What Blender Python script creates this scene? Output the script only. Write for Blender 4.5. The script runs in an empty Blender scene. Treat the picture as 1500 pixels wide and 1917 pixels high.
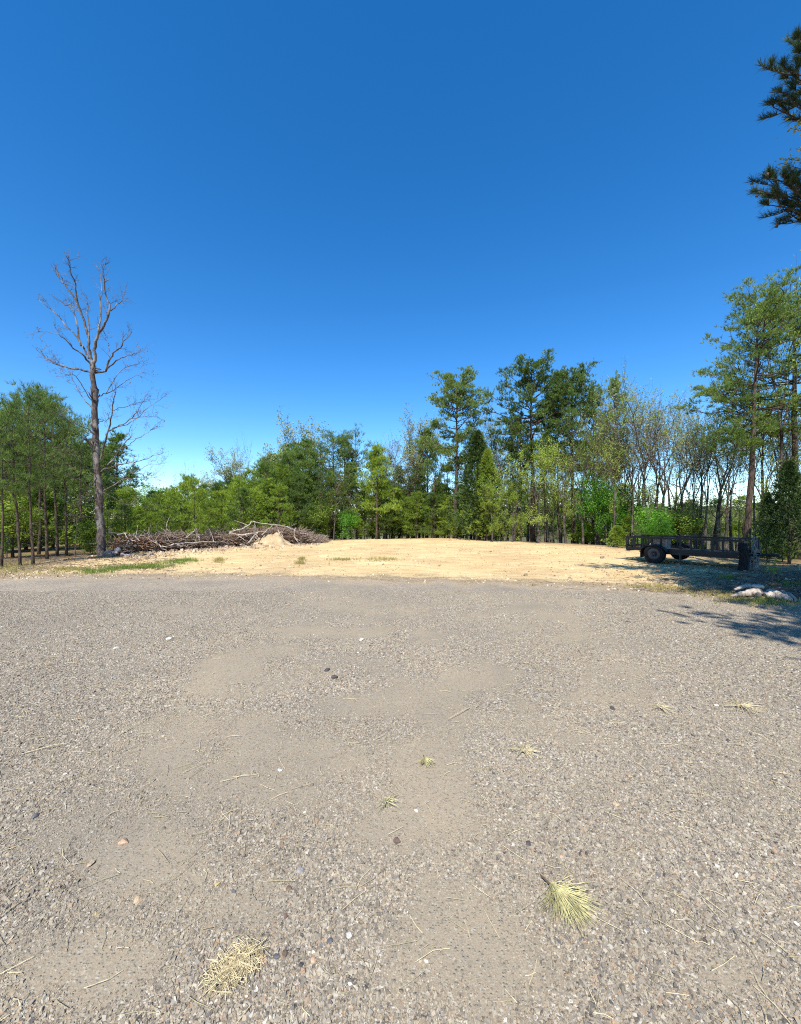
import bpy, math, random
import numpy as np
from mathutils import Vector, Matrix

S = bpy.context.scene
C = S.collection
R = math.radians

# ------------------------------------------------------------------ camera, sky, sun, exposure
EYE = 1.55
cam_d = bpy.data.cameras.new('camera'); cam = bpy.data.objects.new('camera', cam_d); C.objects.link(cam)
cam.location = (0, 0, EYE); cam.rotation_euler = (R(90), 0, 0)
cam_d.sensor_fit = 'HORIZONTAL'; cam_d.sensor_width = 36; cam_d.lens = 18
cam_d.shift_y = 11.5 / 1500; cam_d.clip_start = 0.05; cam_d.clip_end = 9000
S.camera = cam

SUN_EL, SUN_AZ = R(51), R(193)          # azimuth clockwise from +Y: behind the camera, a little to its left
w = bpy.data.worlds.new('World'); S.world = w; w.use_nodes = True
nt = w.node_tree; nt.nodes.clear()
sky = nt.nodes.new('ShaderNodeTexSky'); sky.sky_type = 'NISHITA'; sky.sun_disc = False
sky.sun_elevation = SUN_EL; sky.sun_rotation = SUN_AZ
sky.altitude = 300; sky.air_density = 0.9; sky.dust_density = 0.05; sky.ozone_density = 3.0
hs = nt.nodes.new('ShaderNodeHueSaturation'); hs.inputs['Saturation'].default_value = 1.34; hs.inputs['Hue'].default_value = 0.502
bg = nt.nodes.new('ShaderNodeBackground'); bg.inputs['Strength'].default_value = 0.15
wo = nt.nodes.new('ShaderNodeOutputWorld')
nt.links.new(sky.outputs[0], hs.inputs['Color']); nt.links.new(hs.outputs[0], bg.inputs['Color']); nt.links.new(bg.outputs[0], wo.inputs[0])
sd = bpy.data.lights.new('sun', 'SUN'); sd.energy = 4.5; sd.angle = R(0.53); sd.color = (1, 0.95, 0.87)
sun = bpy.data.objects.new('sun', sd); C.objects.link(sun)
to_sun = Vector((math.sin(SUN_AZ) * math.cos(SUN_EL), math.cos(SUN_AZ) * math.cos(SUN_EL), math.sin(SUN_EL)))
sun.rotation_euler = to_sun.to_track_quat('Z', 'Y').to_euler(); sun.location = (0, -20, 30)
S.view_settings.view_transform = 'Standard'; S.view_settings.look = 'None'
S.view_settings.exposure = 0.68; S.view_settings.gamma = 1
S.cycles.use_denoising = False; S.cycles.filter_width = 1.1; S.cycles.max_bounces = 6; S.cycles.diffuse_bounces = 3; S.cycles.transmission_bounces = 3; S.cycles.transparent_max_bounces = 4

# ------------------------------------------------------------------ helpers
rng = np.random.default_rng(7)
PX, HY = 750.0, 970.0                   # half the photograph's width in its pixels = focal length; row of the horizon
def zrow(py): return EYE * PX / (py - HY)            # distance of flat ground seen in a row
def wx(px, y): return (px - 750.0) / PX * y

_lat = {}
def vnoise(x, y, seed):
    if seed not in _lat: _lat[seed] = np.random.default_rng(seed).random((256, 256))
    g = _lat[seed]; xi = np.floor(x).astype(int); yi = np.floor(y).astype(int)
    fx = x - xi; fy = y - yi; fx = fx * fx * (3 - 2 * fx); fy = fy * fy * (3 - 2 * fy)
    a = g[xi % 256, yi % 256]; b = g[(xi + 1) % 256, yi % 256]; c = g[xi % 256, (yi + 1) % 256]; d = g[(xi + 1) % 256, (yi + 1) % 256]
    return (a * (1 - fx) + b * fx) * (1 - fy) + (c * (1 - fx) + d * fx) * fy
def fbm(x, y, seed, o=4):
    s = 0; a = 0.5; t = 0
    for k in range(o): s = s + a * vnoise(x * 2 ** k, y * 2 ** k, seed + k); t += a; a *= 0.5
    return s / t
def sstep(a, b, x):
    t = np.clip((x - a) / (b - a), 0, 1); return t * t * (3 - 2 * t)

def mesh_from(name, V, groups, mat=None, col=None, smooth=False):
    """V (n,3); groups: list of (m,k) face index arrays"""
    me = bpy.data.meshes.new(name)
    V = np.ascontiguousarray(V, dtype=np.float32)
    me.vertices.add(len(V)); me.vertices.foreach_set('co', V.ravel())
    idx = np.concatenate([g.ravel() for g in groups]).astype(np.int32)
    tot = np.concatenate([np.full(len(g), g.shape[1], np.int32) for g in groups])
    st = np.concatenate([[0], np.cumsum(tot)[:-1]]).astype(np.int32)
    me.loops.add(len(idx)); me.loops.foreach_set('vertex_index', idx)
    me.polygons.add(len(tot)); me.polygons.foreach_set('loop_start', st)
    me.update(calc_edges=True)
    me.polygons.foreach_set('use_smooth', np.full(len(tot), smooth, bool))
    if col is not None:
        a = me.color_attributes.new('Col', 'FLOAT_COLOR', 'POINT')
        a.data.foreach_set('color', np.concatenate([col, np.ones((len(col), 1))], 1).astype(np.float32).ravel())
    if mat: me.materials.append(mat)
    me.validate(clean_customdata=False)
    return me

def link(name, me, parent=None, loc=None):
    o = bpy.data.objects.new(name, me); C.objects.link(o)
    if parent: o.parent = parent
    if loc is not None: o.location = loc
    return o
def tag(o, label=None, cat=None, group=None, kind=None):
    if label: o['label'] = label
    if cat: o['category'] = cat
    if group: o['group'] = group
    if kind: o['kind'] = kind
    return o
def empty(name, loc, rz=0):
    o = bpy.data.objects.new(name, None); C.objects.link(o); o.location = loc; o.rotation_euler = (0, 0, rz); o.empty_display_size = 0.2; return o

class Buf:
    """collects tubes and loose polygons"""
    def __init__(s): s.V = []; s.Q = []; s.T = []; s.n = 0; s.Cc = []
    def add(s, V, Q=None, T=None, col=None):
        V = np.asarray(V, float)
        if Q is not None and len(Q): s.Q.append(np.asarray(Q) + s.n)
        if T is not None and len(T): s.T.append(np.asarray(T) + s.n)
        s.V.append(V); s.n += len(V)
        if col is not None: s.Cc.append(np.broadcast_to(np.asarray(col, float), (len(V), 3)))
    def tube(s, P, r, n=5, cap=True, col=None, jag=0.0):
        P = np.asarray(P, float); r = np.broadcast_to(np.asarray(r, float), (len(P),)); m = len(P)
        t = np.gradient(P, axis=0); t /= np.linalg.norm(t, axis=1)[:, None] + 1e-9
        ref = np.array([0, 0, 1.0]) if abs(t[:, 2]).mean() < 0.8 else np.array([1.0, 0, 0])
        u = np.cross(t, ref); u /= np.linalg.norm(u, axis=1)[:, None] + 1e-9
        v = np.cross(t, u)
        a = np.arange(n) * 2 * math.pi / n
        rr = r[:, None] * (1 + (jag * rng.uniform(-1, 1, (m, n)) if jag else 0))
        V = P[:, None] + rr[..., None] * (u[:, None] * np.cos(a)[None, :, None] + v[:, None] * np.sin(a)[None, :, None])
        i = np.arange(m - 1)[:, None] * n; j = np.arange(n)[None]
        k = (j + 1) % n
        Q = np.stack([i + j, i + k, i + n + k, i + n + j], -1).reshape(-1, 4)
        V = V.reshape(-1, 3); T = []
        if cap:
            V = np.concatenate([V, P[:1], P[-1:]]); c0, c1 = m * n, m * n + 1
            T = [(c0, (x + 1) % n, x) for x in range(n)] + [(c1, (m - 1) * n + x, (m - 1) * n + (x + 1) % n) for x in range(n)]
        s.add(V, Q, T, col)
    def box(s, c, d, rz=0.0, col=None):
        x, y, z = np.array(d) / 2
        V = np.array([(-x, -y, -z), (x, -y, -z), (x, y, -z), (-x, y, -z), (-x, -y, z), (x, -y, z), (x, y, z), (-x, y, z)])
        cc, ss = math.cos(rz), math.sin(rz)
        V = np.stack([V[:, 0] * cc - V[:, 1] * ss, V[:, 0] * ss + V[:, 1] * cc, V[:, 2]], 1) + np.array(c)
        s.add(V, [(0, 3, 2, 1), (4, 5, 6, 7), (0, 1, 5, 4), (1, 2, 6, 5), (2, 3, 7, 6), (3, 0, 4, 7)], None, col)
    def mesh(s, name, mat, smooth=False):
        g = []
        if s.Q: g.append(np.concatenate(s.Q))
        if s.T: g.append(np.concatenate(s.T))
        return mesh_from(name, np.concatenate(s.V), g, mat, np.concatenate(s.Cc) if s.Cc else None, smooth)

def bevel(o, w=0.01, seg=2):
    m = o.modifiers.new('bevel', 'BEVEL'); m.width = w; m.segments = seg; m.limit_method = 'ANGLE'; return o

# ------------------------------------------------------------------ materials
class M:
    def __init__(s, name, rough=0.8, spec=0.3):
        s.m = bpy.data.materials.new(name); s.m.use_nodes = True; s.t = s.m.node_tree
        s.b = s.t.nodes['Principled BSDF']; s.b.inputs['Roughness'].default_value = rough
        s.b.inputs['Specular IOR Level'].default_value = spec
        s.out = s.t.nodes['Material Output']
    def n(s, ty, props=None, **inp):
        d = s.t.nodes.new(ty)
        for k, v in (props or {}).items(): setattr(d, k, v)
        for k, v in inp.items():
            k = k.replace('_', ' ') if k.replace('_', ' ') in d.inputs else k
            sock = d.inputs[int(k[1:])] if k[0] == 'i' and k[1:].isdigit() else d.inputs[k]
            if hasattr(v, 'is_output') or isinstance(v, bpy.types.NodeSocket): s.t.links.new(v, sock)
            else: sock.default_value = v
        return d
    def pos(s, sc=(1, 1, 1), obj=False):
        src = s.n('ShaderNodeTexCoord').outputs['Object'] if obj else s.n('ShaderNodeNewGeometry').outputs['Position']
        return s.n('ShaderNodeMapping', Vector=src, Scale=sc).outputs[0]
    def noise(s, vec, scale, detail=4, rough=0.55, out=0):
        return s.n('ShaderNodeTexNoise', Vector=vec, Scale=scale, Detail=float(detail), Roughness=rough).outputs[out]
    def vor(s, vec, scale, feat='F1', rnd=1.0):
        return s.n('ShaderNodeTexVoronoi', {'feature': feat}, Vector=vec, Scale=scale, Randomness=rnd)
    def ramp(s, fac, stops, interp='LINEAR'):
        d = s.n('ShaderNodeValToRGB', Fac=fac); cr = d.color_ramp; cr.interpolation = interp
        while len(cr.elements) < len(stops): cr.elements.new(0.5)
        for e, (p, c) in zip(cr.elements, stops):
            e.position = p; e.color = (*c, 1) if len(c) == 3 else c
        return d.outputs[0]
    def mix(s, fac, a, b, mode='MIX'):
        d = s.n('ShaderNodeMix', {'data_type': 'RGBA', 'blend_type': mode})
        for sk, v in ((d.inputs[0], fac), (d.inputs[6], a), (d.inputs[7], b)):
            if isinstance(v, bpy.types.NodeSocket): s.t.links.new(v, sk)
            elif isinstance(v, (int, float)): sk.default_value = v
            else: sk.default_value = (*v, 1)
        return d.outputs[2]
    def math(s, op, a, b=0.0, c=0.0, clamp=False):
        return s.n('ShaderNodeMath', {'operation': op, 'use_clamp': clamp}, i0=a, i1=b, i2=c).outputs[0]
    def mr(s, v, a, b, c=0.0, d=1.0):
        return s.n('ShaderNodeMapRange', {'interpolation_type': 'SMOOTHSTEP'}, Value=v, i1=a, i2=b, i3=c, i4=d).outputs[0]
    def attr(s, name, out=2): return s.n('ShaderNodeAttribute', {'attribute_name': name}).outputs[out]
    def col(s, c):
        if isinstance(c, bpy.types.NodeSocket): s.t.links.new(c, s.b.inputs['Base Color'])
        else: s.b.inputs['Base Color'].default_value = (*c, 1)
        return s
    def bump(s, h, strength=0.5, dist=0.02):
        b = s.n('ShaderNodeBump', Height=h, Strength=strength, Distance=dist); s.t.links.new(b.outputs[0], s.b.inputs['Normal']); return s

def simple(name, c, rough=0.7, var=0.15, scale=8, spec=0.3, bump=0.0, metal=0.0):
    m = M(name, rough, spec); v = m.pos(obj=True); f = m.noise(v, scale, 5)
    c2 = tuple(x * (1 - 2 * var) for x in c); c3 = tuple(min(1, x * (1 + var)) for x in c)
    m.col(m.ramp(f, [(0.3, c2), (0.7, c3)])); m.b.inputs['Metallic'].default_value = metal
    if bump: m.bump(m.noise(v, scale * 3, 4), bump, 0.01)
    return m.m

def foliage_mat(name, stops, trans=0.3, rough=0.55):
    """leaf colours; hue varies from tree to tree and from clump to clump"""
    m = M(name, rough, 0.25)
    v = m.pos(); rnd = m.n('ShaderNodeObjectInfo').outputs['Random']
    f = m.noise(v, 1.3, 3, 0.7); f2 = m.noise(v, 9.0, 2, 0.6)
    k = m.math('ADD', m.math('MULTIPLY', rnd, 0.35), m.math('ADD', m.math('MULTIPLY', f, 0.6), m.math('MULTIPLY', f2, 0.35)))
    k = m.math('SUBTRACT', k, 0.2)
    c = m.ramp(k, stops); m.col(c)
    tr = m.n('ShaderNodeBsdfTranslucent', Color=m.mix(1.0, c, (1.0, 1.0, 0.55), 'MULTIPLY'))
    mx = m.n('ShaderNodeMixShader', i0=trans, i1=m.b.outputs[0], i2=tr.outputs[0])
    m.t.links.new(mx.outputs[0], m.out.inputs[0]); return m.m

def bark_mat(name, dark, light, patch=None):
    m = M(name, 0.9, 0.15); v = m.pos((1, 1, 0.28)); 
    f = m.noise(v, 22, 5, 0.65); g = m.noise(m.pos(), 2.2, 3)
    c = m.ramp(f, [(0.33, dark), (0.62, light)])
    if patch: c = m.mix(m.mr(g, 0.48, 0.62), c, patch)
    m.col(c); m.bump(f, 0.8, 0.02); return m.m

MAT = {}
MAT['pine_bark'] = bark_mat('pine_bark', (0.022, 0.016, 0.012), (0.12, 0.088, 0.065))
MAT['oak_bark'] = bark_mat('oak_bark', (0.022, 0.018, 0.015), (0.10, 0.083, 0.068), (0.14, 0.125, 0.10))
MAT['dead_bark'] = bark_mat('dead_bark', (0.03, 0.022, 0.02), (0.15, 0.12, 0.105), (0.24, 0.215, 0.19))
MAT['grey_twig'] = bark_mat('grey_twig', (0.11, 0.085, 0.065), (0.26, 0.21, 0.17))
MAT['pine_needle'] = foliage_mat('pine_needle', [(0.2, (0.075, 0.125, 0.03)), (0.5, (0.155, 0.24, 0.05)), (0.85, (0.32, 0.39, 0.085))])
MAT['young_needle'] = foliage_mat('young_needle', [(0.2, (0.13, 0.20, 0.024)), (0.5, (0.27, 0.38, 0.042)), (0.85, (0.46, 0.54, 0.08))])
MAT['cedar_leaf'] = foliage_mat('cedar_leaf', [(0.2, (0.045, 0.078, 0.024)), (0.5, (0.075, 0.128, 0.033)), (0.85, (0.150, 0.195, 0.053))], 0.15)
MAT['yellow_leaf'] = foliage_mat('yellow_leaf', [(0.2, (0.20, 0.29, 0.04)), (0.5, (0.36, 0.46, 0.08)), (0.85, (0.60, 0.62, 0.20))], 0.42)
MAT['pale_leaf'] = foliage_mat('pale_leaf', [(0.2, (0.276, 0.310, 0.138)), (0.5, (0.414, 0.437, 0.230)), (0.85, (0.575, 0.552, 0.345))], 0.42)
MAT['green_leaf'] = foliage_mat('green_leaf', [(0.2, (0.096, 0.228, 0.024)), (0.5, (0.156, 0.384, 0.042)), (0.85, (0.288, 0.504, 0.072))], 0.42)
MAT['olive_leaf'] = foliage_mat('olive_leaf', [(0.2, (0.14, 0.21, 0.03)), (0.5, (0.26, 0.36, 0.055)), (0.85, (0.46, 0.50, 0.12))], 0.38)
MAT['bud'] = foliage_mat('bud', [(0.2, (0.200, 0.140, 0.070)), (0.5, (0.300, 0.240, 0.120)), (0.85, (0.360, 0.340, 0.160))], 0.3)
MAT['dead_leaf'] = foliage_mat('dead_leaf', [(0.2, (0.143, 0.066, 0.033)), (0.5, (0.253, 0.127, 0.066)), (0.85, (0.352, 0.209, 0.110))], 0.2)
MAT['grass'] = foliage_mat('grass', [(0.2, (0.10, 0.17, 0.03)), (0.5, (0.18, 0.27, 0.05)), (0.85, (0.34, 0.38, 0.10))], 0.35)
MAT['dry_grass'] = foliage_mat('dry_grass', [(0.2, (0.300, 0.250, 0.090)), (0.5, (0.420, 0.360, 0.140)), (0.85, (0.500, 0.440, 0.200))], 0.3)

# ------------------------------------------------------------------ ground
CREST = [(-200, 1100), (0, 1075), (60, 1064), (120, 1052), (190, 1041), (240, 1038), (330, 1028), (440, 1021), (520, 1018), (600, 1014.5), (700, 1010), (800, 1008), (870, 1009.5), (1000, 1017), (1100, 1023), (1180, 1028), (1300, 1033), (1400, 1052), (1500, 1062), (1700, 1080)]
EDGE = [(-200, 1078), (0, 1080), (150, 1078), (300, 1079), (450, 1078), (600, 1083), (750, 1085), (900, 1090), (1050, 1093), (1180, 1101), (1290, 1110), (1380, 1126), (1500, 1140), (1700, 1160)]
def crest_y(u): 
    p = np.interp(u * PX + 750, [c[0] for c in CREST], [c[1] for c in CREST]); return EYE * PX / (p - HY)
def edge_y(u):
    p = np.interp(u * PX + 750, [c[0] for c in EDGE], [c[1] for c in EDGE]); return EYE * PX / (p - HY)
def height(x, y):
    x = np.asarray(x, float); y = np.asarray(y, float)
    yy = np.maximum(y, 0.5); u = np.clip(x / yy, -1.4, 1.4)
    d = np.maximum(y - crest_y(u), 0)
    steep = 0.02 + 0.07 * sstep(-0.55, -0.1, u)
    h = -steep * (d - 3 * (1 - np.exp(-d / 3)))
    h = np.maximum(h, -9 + 0 * h)
    h = h + 0.012 * (fbm(x * 0.9, y * 0.9, 3) - 0.5) * np.clip(y, 0, 8) / 4
    dirt = sstep(0, 2, y - edge_y(u)) * (1 - sstep(0, 4, d))
    h = h + dirt * (0.14 * (fbm(x * 0.35, y * 0.35, 9, 3) - 0.5) + 0.07 * (fbm(x * 1.6, y * 2.6, 29, 3) - 0.5)) + 0.25 * sstep(3, 12, d) * (fbm(x * .2, y * .2, 17) - 0.5)
    return h
def gz(x, y): return float(height(np.array([x]), np.array([y]))[0])

# bare dusty places in the gravel: (px, py, half-width px, half-height px, strength)
DUST = [(760, 1310, 95, 45, .9), (900, 1282, 60, 20, .6), (430, 1250, 45, 17, .9), (690, 1185, 50, 10, .8), (560, 1180, 60, 6, .5), (480, 1370, 70, 40, .7), (330, 1430, 110, 45, .5),
        (270, 1620, 130, 60, .6), (200, 1820, 150, 70, .9), (470, 1720, 120, 55, .5), (540, 1490, 70, 35, .6), (720, 1560, 60, 40, .4), (820, 1480, 80, 90, .6), (880, 1750, 130, 80, .8),
        (1010, 1640, 90, 40, .4), (1370, 1830, 110, 60, .7), (1150, 1640, 90, 50, .3), (1060, 1390, 80, 20, .4), (1090, 1310, 60, 14, .4), (300, 1140, 120, 6, .4), (640, 1420, 60, 30, .4), (960, 1260, 70, 12, .4), (600, 1850, 90, 40, .3), (1000, 1850, 120, 60, .5)]
def _w(l): return [((p - 750) / PX * zrow(q), zrow(q)) for p, q in l]
TRACKS = [(_w([(120, 2100), (330, 1700), (480, 1480), (640, 1330), (760, 1210), (900, 1150), (1150, 1115)]), 0.24, .42), (_w([(700, 2200), (770, 1700), (790, 1450), (830, 1300), (930, 1190), (1100, 1130)]), 0.24, .42),
          (_w([(1500, 1900), (1250, 1700), (1060, 1450), (960, 1290), (800, 1180), (600, 1130)]), 0.22, .3), (_w([(-300, 1900), (50, 1650), (300, 1440), (440, 1280), (560, 1180), (700, 1120)]), 0.26, .3), (_w([(0, 1180), (300, 1150), (600, 1140)]), .3, .25)]
def dust(x, y):
    yy = np.maximum(y, 0.4); px = x / yy * PX + 750; py = HY + EYE * PX / yy
    d = 0.9 * (fbm(x * 0.8 + 5, y * 0.45, 21) - 0.44) + 0.9 * (fbm(x * 4, y * 3, 31) - 0.5)
    for pl, wd_, s in TRACKS:
        m = np.full(np.shape(x), 9.0)
        for (ax_, ay_), (bx_, by_) in zip(pl[:-1], pl[1:]):
            vx, vy = bx_ - ax_, by_ - ay_; t = np.clip(((x - ax_) * vx + (y - ay_) * vy) / (vx * vx + vy * vy), 0, 1)
            m = np.minimum(m, np.hypot(x - ax_ - t * vx, y - ay_ - t * vy))
        d = d + s * np.exp(-(m / wd_) ** 2) * (0.1 + 1.3 * fbm(x * 1.5, y * 1.2, 61)) * 0.8
    for a, b, wd, hh, s in DUST:
        q = ((px - a) / wd) ** 2 + ((py - b) / hh) ** 2
        d = d + s * 0.8 * np.exp(-q * 0.9)
    return np.clip(d * 1.55 - 0.04, 0, 1)

def lines(a, b, st, grow, lo, hi):
    c = list(np.arange(a, b + 1e-6, st)); s = st; v = b
    while v < hi: s *= grow; v += s; c.append(v)
    s = st; v = a
    while v > lo: s *= grow; v -= s; c.insert(0, v)
    return np.array(c)
gx = lines(-9, 9, 0.09, 1.06, -4000, 4000)
gy = np.concatenate([lines(0.8, 10, 0.08, 1.05, -400, 10.0), lines(10.15, 34, 0.2, 1.05, 10.15, 6000)])
GX, GY = np.meshgrid(gx, gy, indexing='ij')
gxf, gyf = GX.ravel(), GY.ravel()
nx, ny = len(gx), len(gy)
I = (np.arange(nx - 1)[:, None] * ny + np.arange(ny - 1)[None]).ravel()
ground_me = mesh_from('ground', np.stack([gxf, gyf, height(gxf, gyf)], 1), [np.stack([I, I + ny, I + ny + 1, I + 1], 1)], None, None, True)
uu = np.clip(gxf / np.maximum(gyf, 0.5), -1.4, 1.4)
def fattr(me, name, v):
    a = me.attributes.new(name, 'FLOAT', 'POINT'); a.data.foreach_set('value', np.asarray(v, np.float32))
fattr(ground_me, 'edge', np.clip(gyf - edge_y(uu), -5, 5))
fattr(ground_me, 'crest', np.clip(gyf - crest_y(uu), -5, 20))
fattr(ground_me, 'dust', dust(gxf, gyf))
fattr(ground_me, 'side', uu)

g = M('ground', 0.95, 0.12)
P = g.pos()
wob = g.noise(P, 1.6, 4); wob2 = g.noise(P, 0.5, 3); wob3 = g.noise(P, 9, 3)
# gravel: crushed stone chips of many colours among grey-brown fines
STONE = [(0.0, (0.07, 0.065, 0.06)), (0.10, (0.17, 0.15, 0.13)), (0.24, (0.30, 0.26, 0.21)), (0.42, (0.46, 0.37, 0.26)), (0.60, (0.54, 0.455, 0.335)), (0.80, (0.25, 0.235, 0.22)), (0.86, (0.50, 0.32, 0.18)), (0.90, (0.78, 0.73, 0.64))]
v1 = g.vor(P, 100); v2 = g.vor(P, 42); v3 = g.vor(P, 20)
sep1 = g.n('ShaderNodeSeparateColor', Color=v1.outputs['Color']).outputs
sep2 = g.n('ShaderNodeSeparateColor', Color=v2.outputs['Color']).outputs
sep3 = g.n('ShaderNodeSeparateColor', Color=v3.outputs['Color']).outputs
c1 = g.ramp(sep1[0], STONE, 'CONSTANT'); c2 = g.ramp(sep2[0], STONE, 'CONSTANT'); c3 = g.ramp(sep3[0], STONE, 'CONSTANT')
dst = g.math('ADD', g.attr('dust'), g.math('MULTIPLY', g.math('SUBTRACT', wob3, 0.5), 0.7))
fines = g.ramp(g.noise(P, 170, 5, 0.8), [(0.3, (0.235, 0.205, 0.148)), (0.7, (0.485, 0.425, 0.315))])
on1 = g.math('LESS_THAN', sep1[1], g.mr(dst, 0.15, 0.75, 0.92, 0.42))
on2 = g.math('LESS_THAN', sep2[1], g.mr(dst, 0.15, 0.75, 0.45, 0.03))
on3 = g.math('LESS_THAN', sep3[1], g.mr(dst, 0.15, 0.6, 0.10, 0.0))
in2 = g.math('LESS_THAN', v2.outputs['Distance'], 0.36); in3 = g.math('LESS_THAN', v3.outputs['Distance'], 0.24)
m2 = g.math('MULTIPLY', on2, in2); m3 = g.math('MULTIPLY', on3, in3)
dz = g.mr(dst, 0.15, 0.75); soft = g.math('SUBTRACT', 0.75, g.math('MULTIPLY', dz, 0.5)); c1 = g.mix(soft, fines, c1); c2 = g.mix(soft, fines, c2); fines = g.mix(dz, g.mix(1.0, fines, (0.86, 0.86, 0.88), 'MULTIPLY'), g.mix(1.0, fines, (1.10, 1.05, 1.03), 'MULTIPLY')); gravel = g.mix(on1, fines, c1); gravel = g.mix(m2, gravel, c2); gravel = g.mix(m3, gravel, c3)
tint = g.ramp(g.noise(P, 0.7, 3), [(0.35, (0.78, 0.78, 0.79)), (0.65, (1.0, 0.96, 0.90))])
gravel = g.mix(1.0, g.mix(1.0, gravel, tint, 'MULTIPLY'), (0.88, 0.88, 0.88), 'MULTIPLY')
# cleared dirt pad
Ps = g.pos((0.5, 2.6, 1)); st = g.noise(Ps, 1.6, 6, 0.72); cl = g.vor(P, 9); cls = g.noise(P, 26, 4, 0.7)
dirt = g.ramp(g.noise(P, 0.5, 4), [(0.3, (0.60, 0.43, 0.20)), (0.7, (0.76, 0.58, 0.30))])
dirt = g.mix(g.mr(g.noise(g.pos((1, .6, 1)), 0.33, 4, .6), 0.48, 0.62, 0, 0.5), dirt, (0.50, 0.33, 0.17)); dirt = g.mix(g.mr(st, 0.50, 0.62, 0, 0.6), dirt, (0.40, 0.265, 0.125)); st2 = g.noise(g.pos((0.35, 4.5, 1)), 3.0, 5, 0.7); dirt = g.mix(g.mr(st2, 0.55, 0.66, 0, 0.5), dirt, (0.36, 0.24, 0.12)); dirt = g.mix(g.mr(cls, 0.58, 0.72, 0, 0.5), dirt, (0.34, 0.24, 0.13))
dirt = g.mix(g.mr(g.noise(P, 14, 3, 0.6), 0.62, 0.7, 0, 0.6), dirt, (0.82, 0.70, 0.48))
e = g.math('ADD', g.attr('edge'), g.math('ADD', g.math('MULTIPLY', g.math('SUBTRACT', wob, 0.5), 2.2), g.math('ADD', g.math('MULTIPLY', g.math('SUBTRACT', wob3, 0.5), 1.4), g.math('MULTIPLY', g.math('SUBTRACT', g.noise(P, 40, 3, .7), 0.5), 2.2))))
red = g.mix(g.mr(e, -0.6, 1.6, 0.75, 0.0), dirt, (0.44, 0.335, 0.23))
base = g.mix(g.mr(e, -1.1, 0.8), gravel, red)
# leaf litter under the trees
lit = g.ramp(g.noise(P, 30, 5, 0.75), [(0.34, (0.05, 0.035, 0.02)), (0.5, (0.17, 0.105, 0.045)), (0.66, (0.33, 0.22, 0.10))])
lit = g.mix(g.mr(wob2, 0.5, 0.62, 0, 0.6), lit, (0.10, 0.14, 0.035))
lit = g.mix(g.mr(g.attr('crest'), 8, 18, 0, 0.85), lit, (0.045, 0.065, 0.018)); cr = g.math('ADD', g.attr('crest'), g.math('MULTIPLY', g.math('SUBTRACT', wob, 0.5), 2.5))
rside = g.math('MULTIPLY', g.mr(g.attr('side'), 0.5, 0.9), 3.6)
lsid = g.math('MULTIPLY', g.mr(g.attr('side'), -0.45, -0.85), 1.0)
base = g.mix(g.mr(g.math('ADD', g.math('ADD', cr, rside), lsid), -0.4, 0.9, 0, 0.9), base, g.mix(g.mr(g.attr('crest'), 0.5, 3), g.mix(0.45, lit, (0.50, 0.36, 0.19)), lit))
g.col(base)
hgt = g.math('ADD', g.math('MULTIPLY', g.mr(v1.outputs['Distance'], 0.5, 0.1), g.math('MULTIPLY', on1, 0.8)), g.math('MULTIPLY', g.math('MULTIPLY', on2, g.mr(v2.outputs['Distance'], 0.4, 0.1)), 1.2))
hgt = g.math('ADD', hgt, g.math('MULTIPLY', g.math('MULTIPLY', on3, g.mr(v3.outputs['Distance'], 0.28, 0.05)), 1.6)); hgt = g.math('ADD', hgt, g.math('MULTIPLY', g.noise(P, 60, 4, .7), 0.8)); hgt = g.math('ADD', g.math('MULTIPLY', g.math('MULTIPLY', hgt, 0.32), g.mr(e, 0.4, -0.3)), g.math('MULTIPLY', g.math('MULTIPLY', g.math('ADD', cls, st2), g.mr(e, -0.2, 0.6)), 2.6))
g.bump(hgt, 0.85, 0.012)
ground_me.materials.append(g.m)
ground = link('ground', ground_me); tag(ground, kind='structure')

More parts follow.
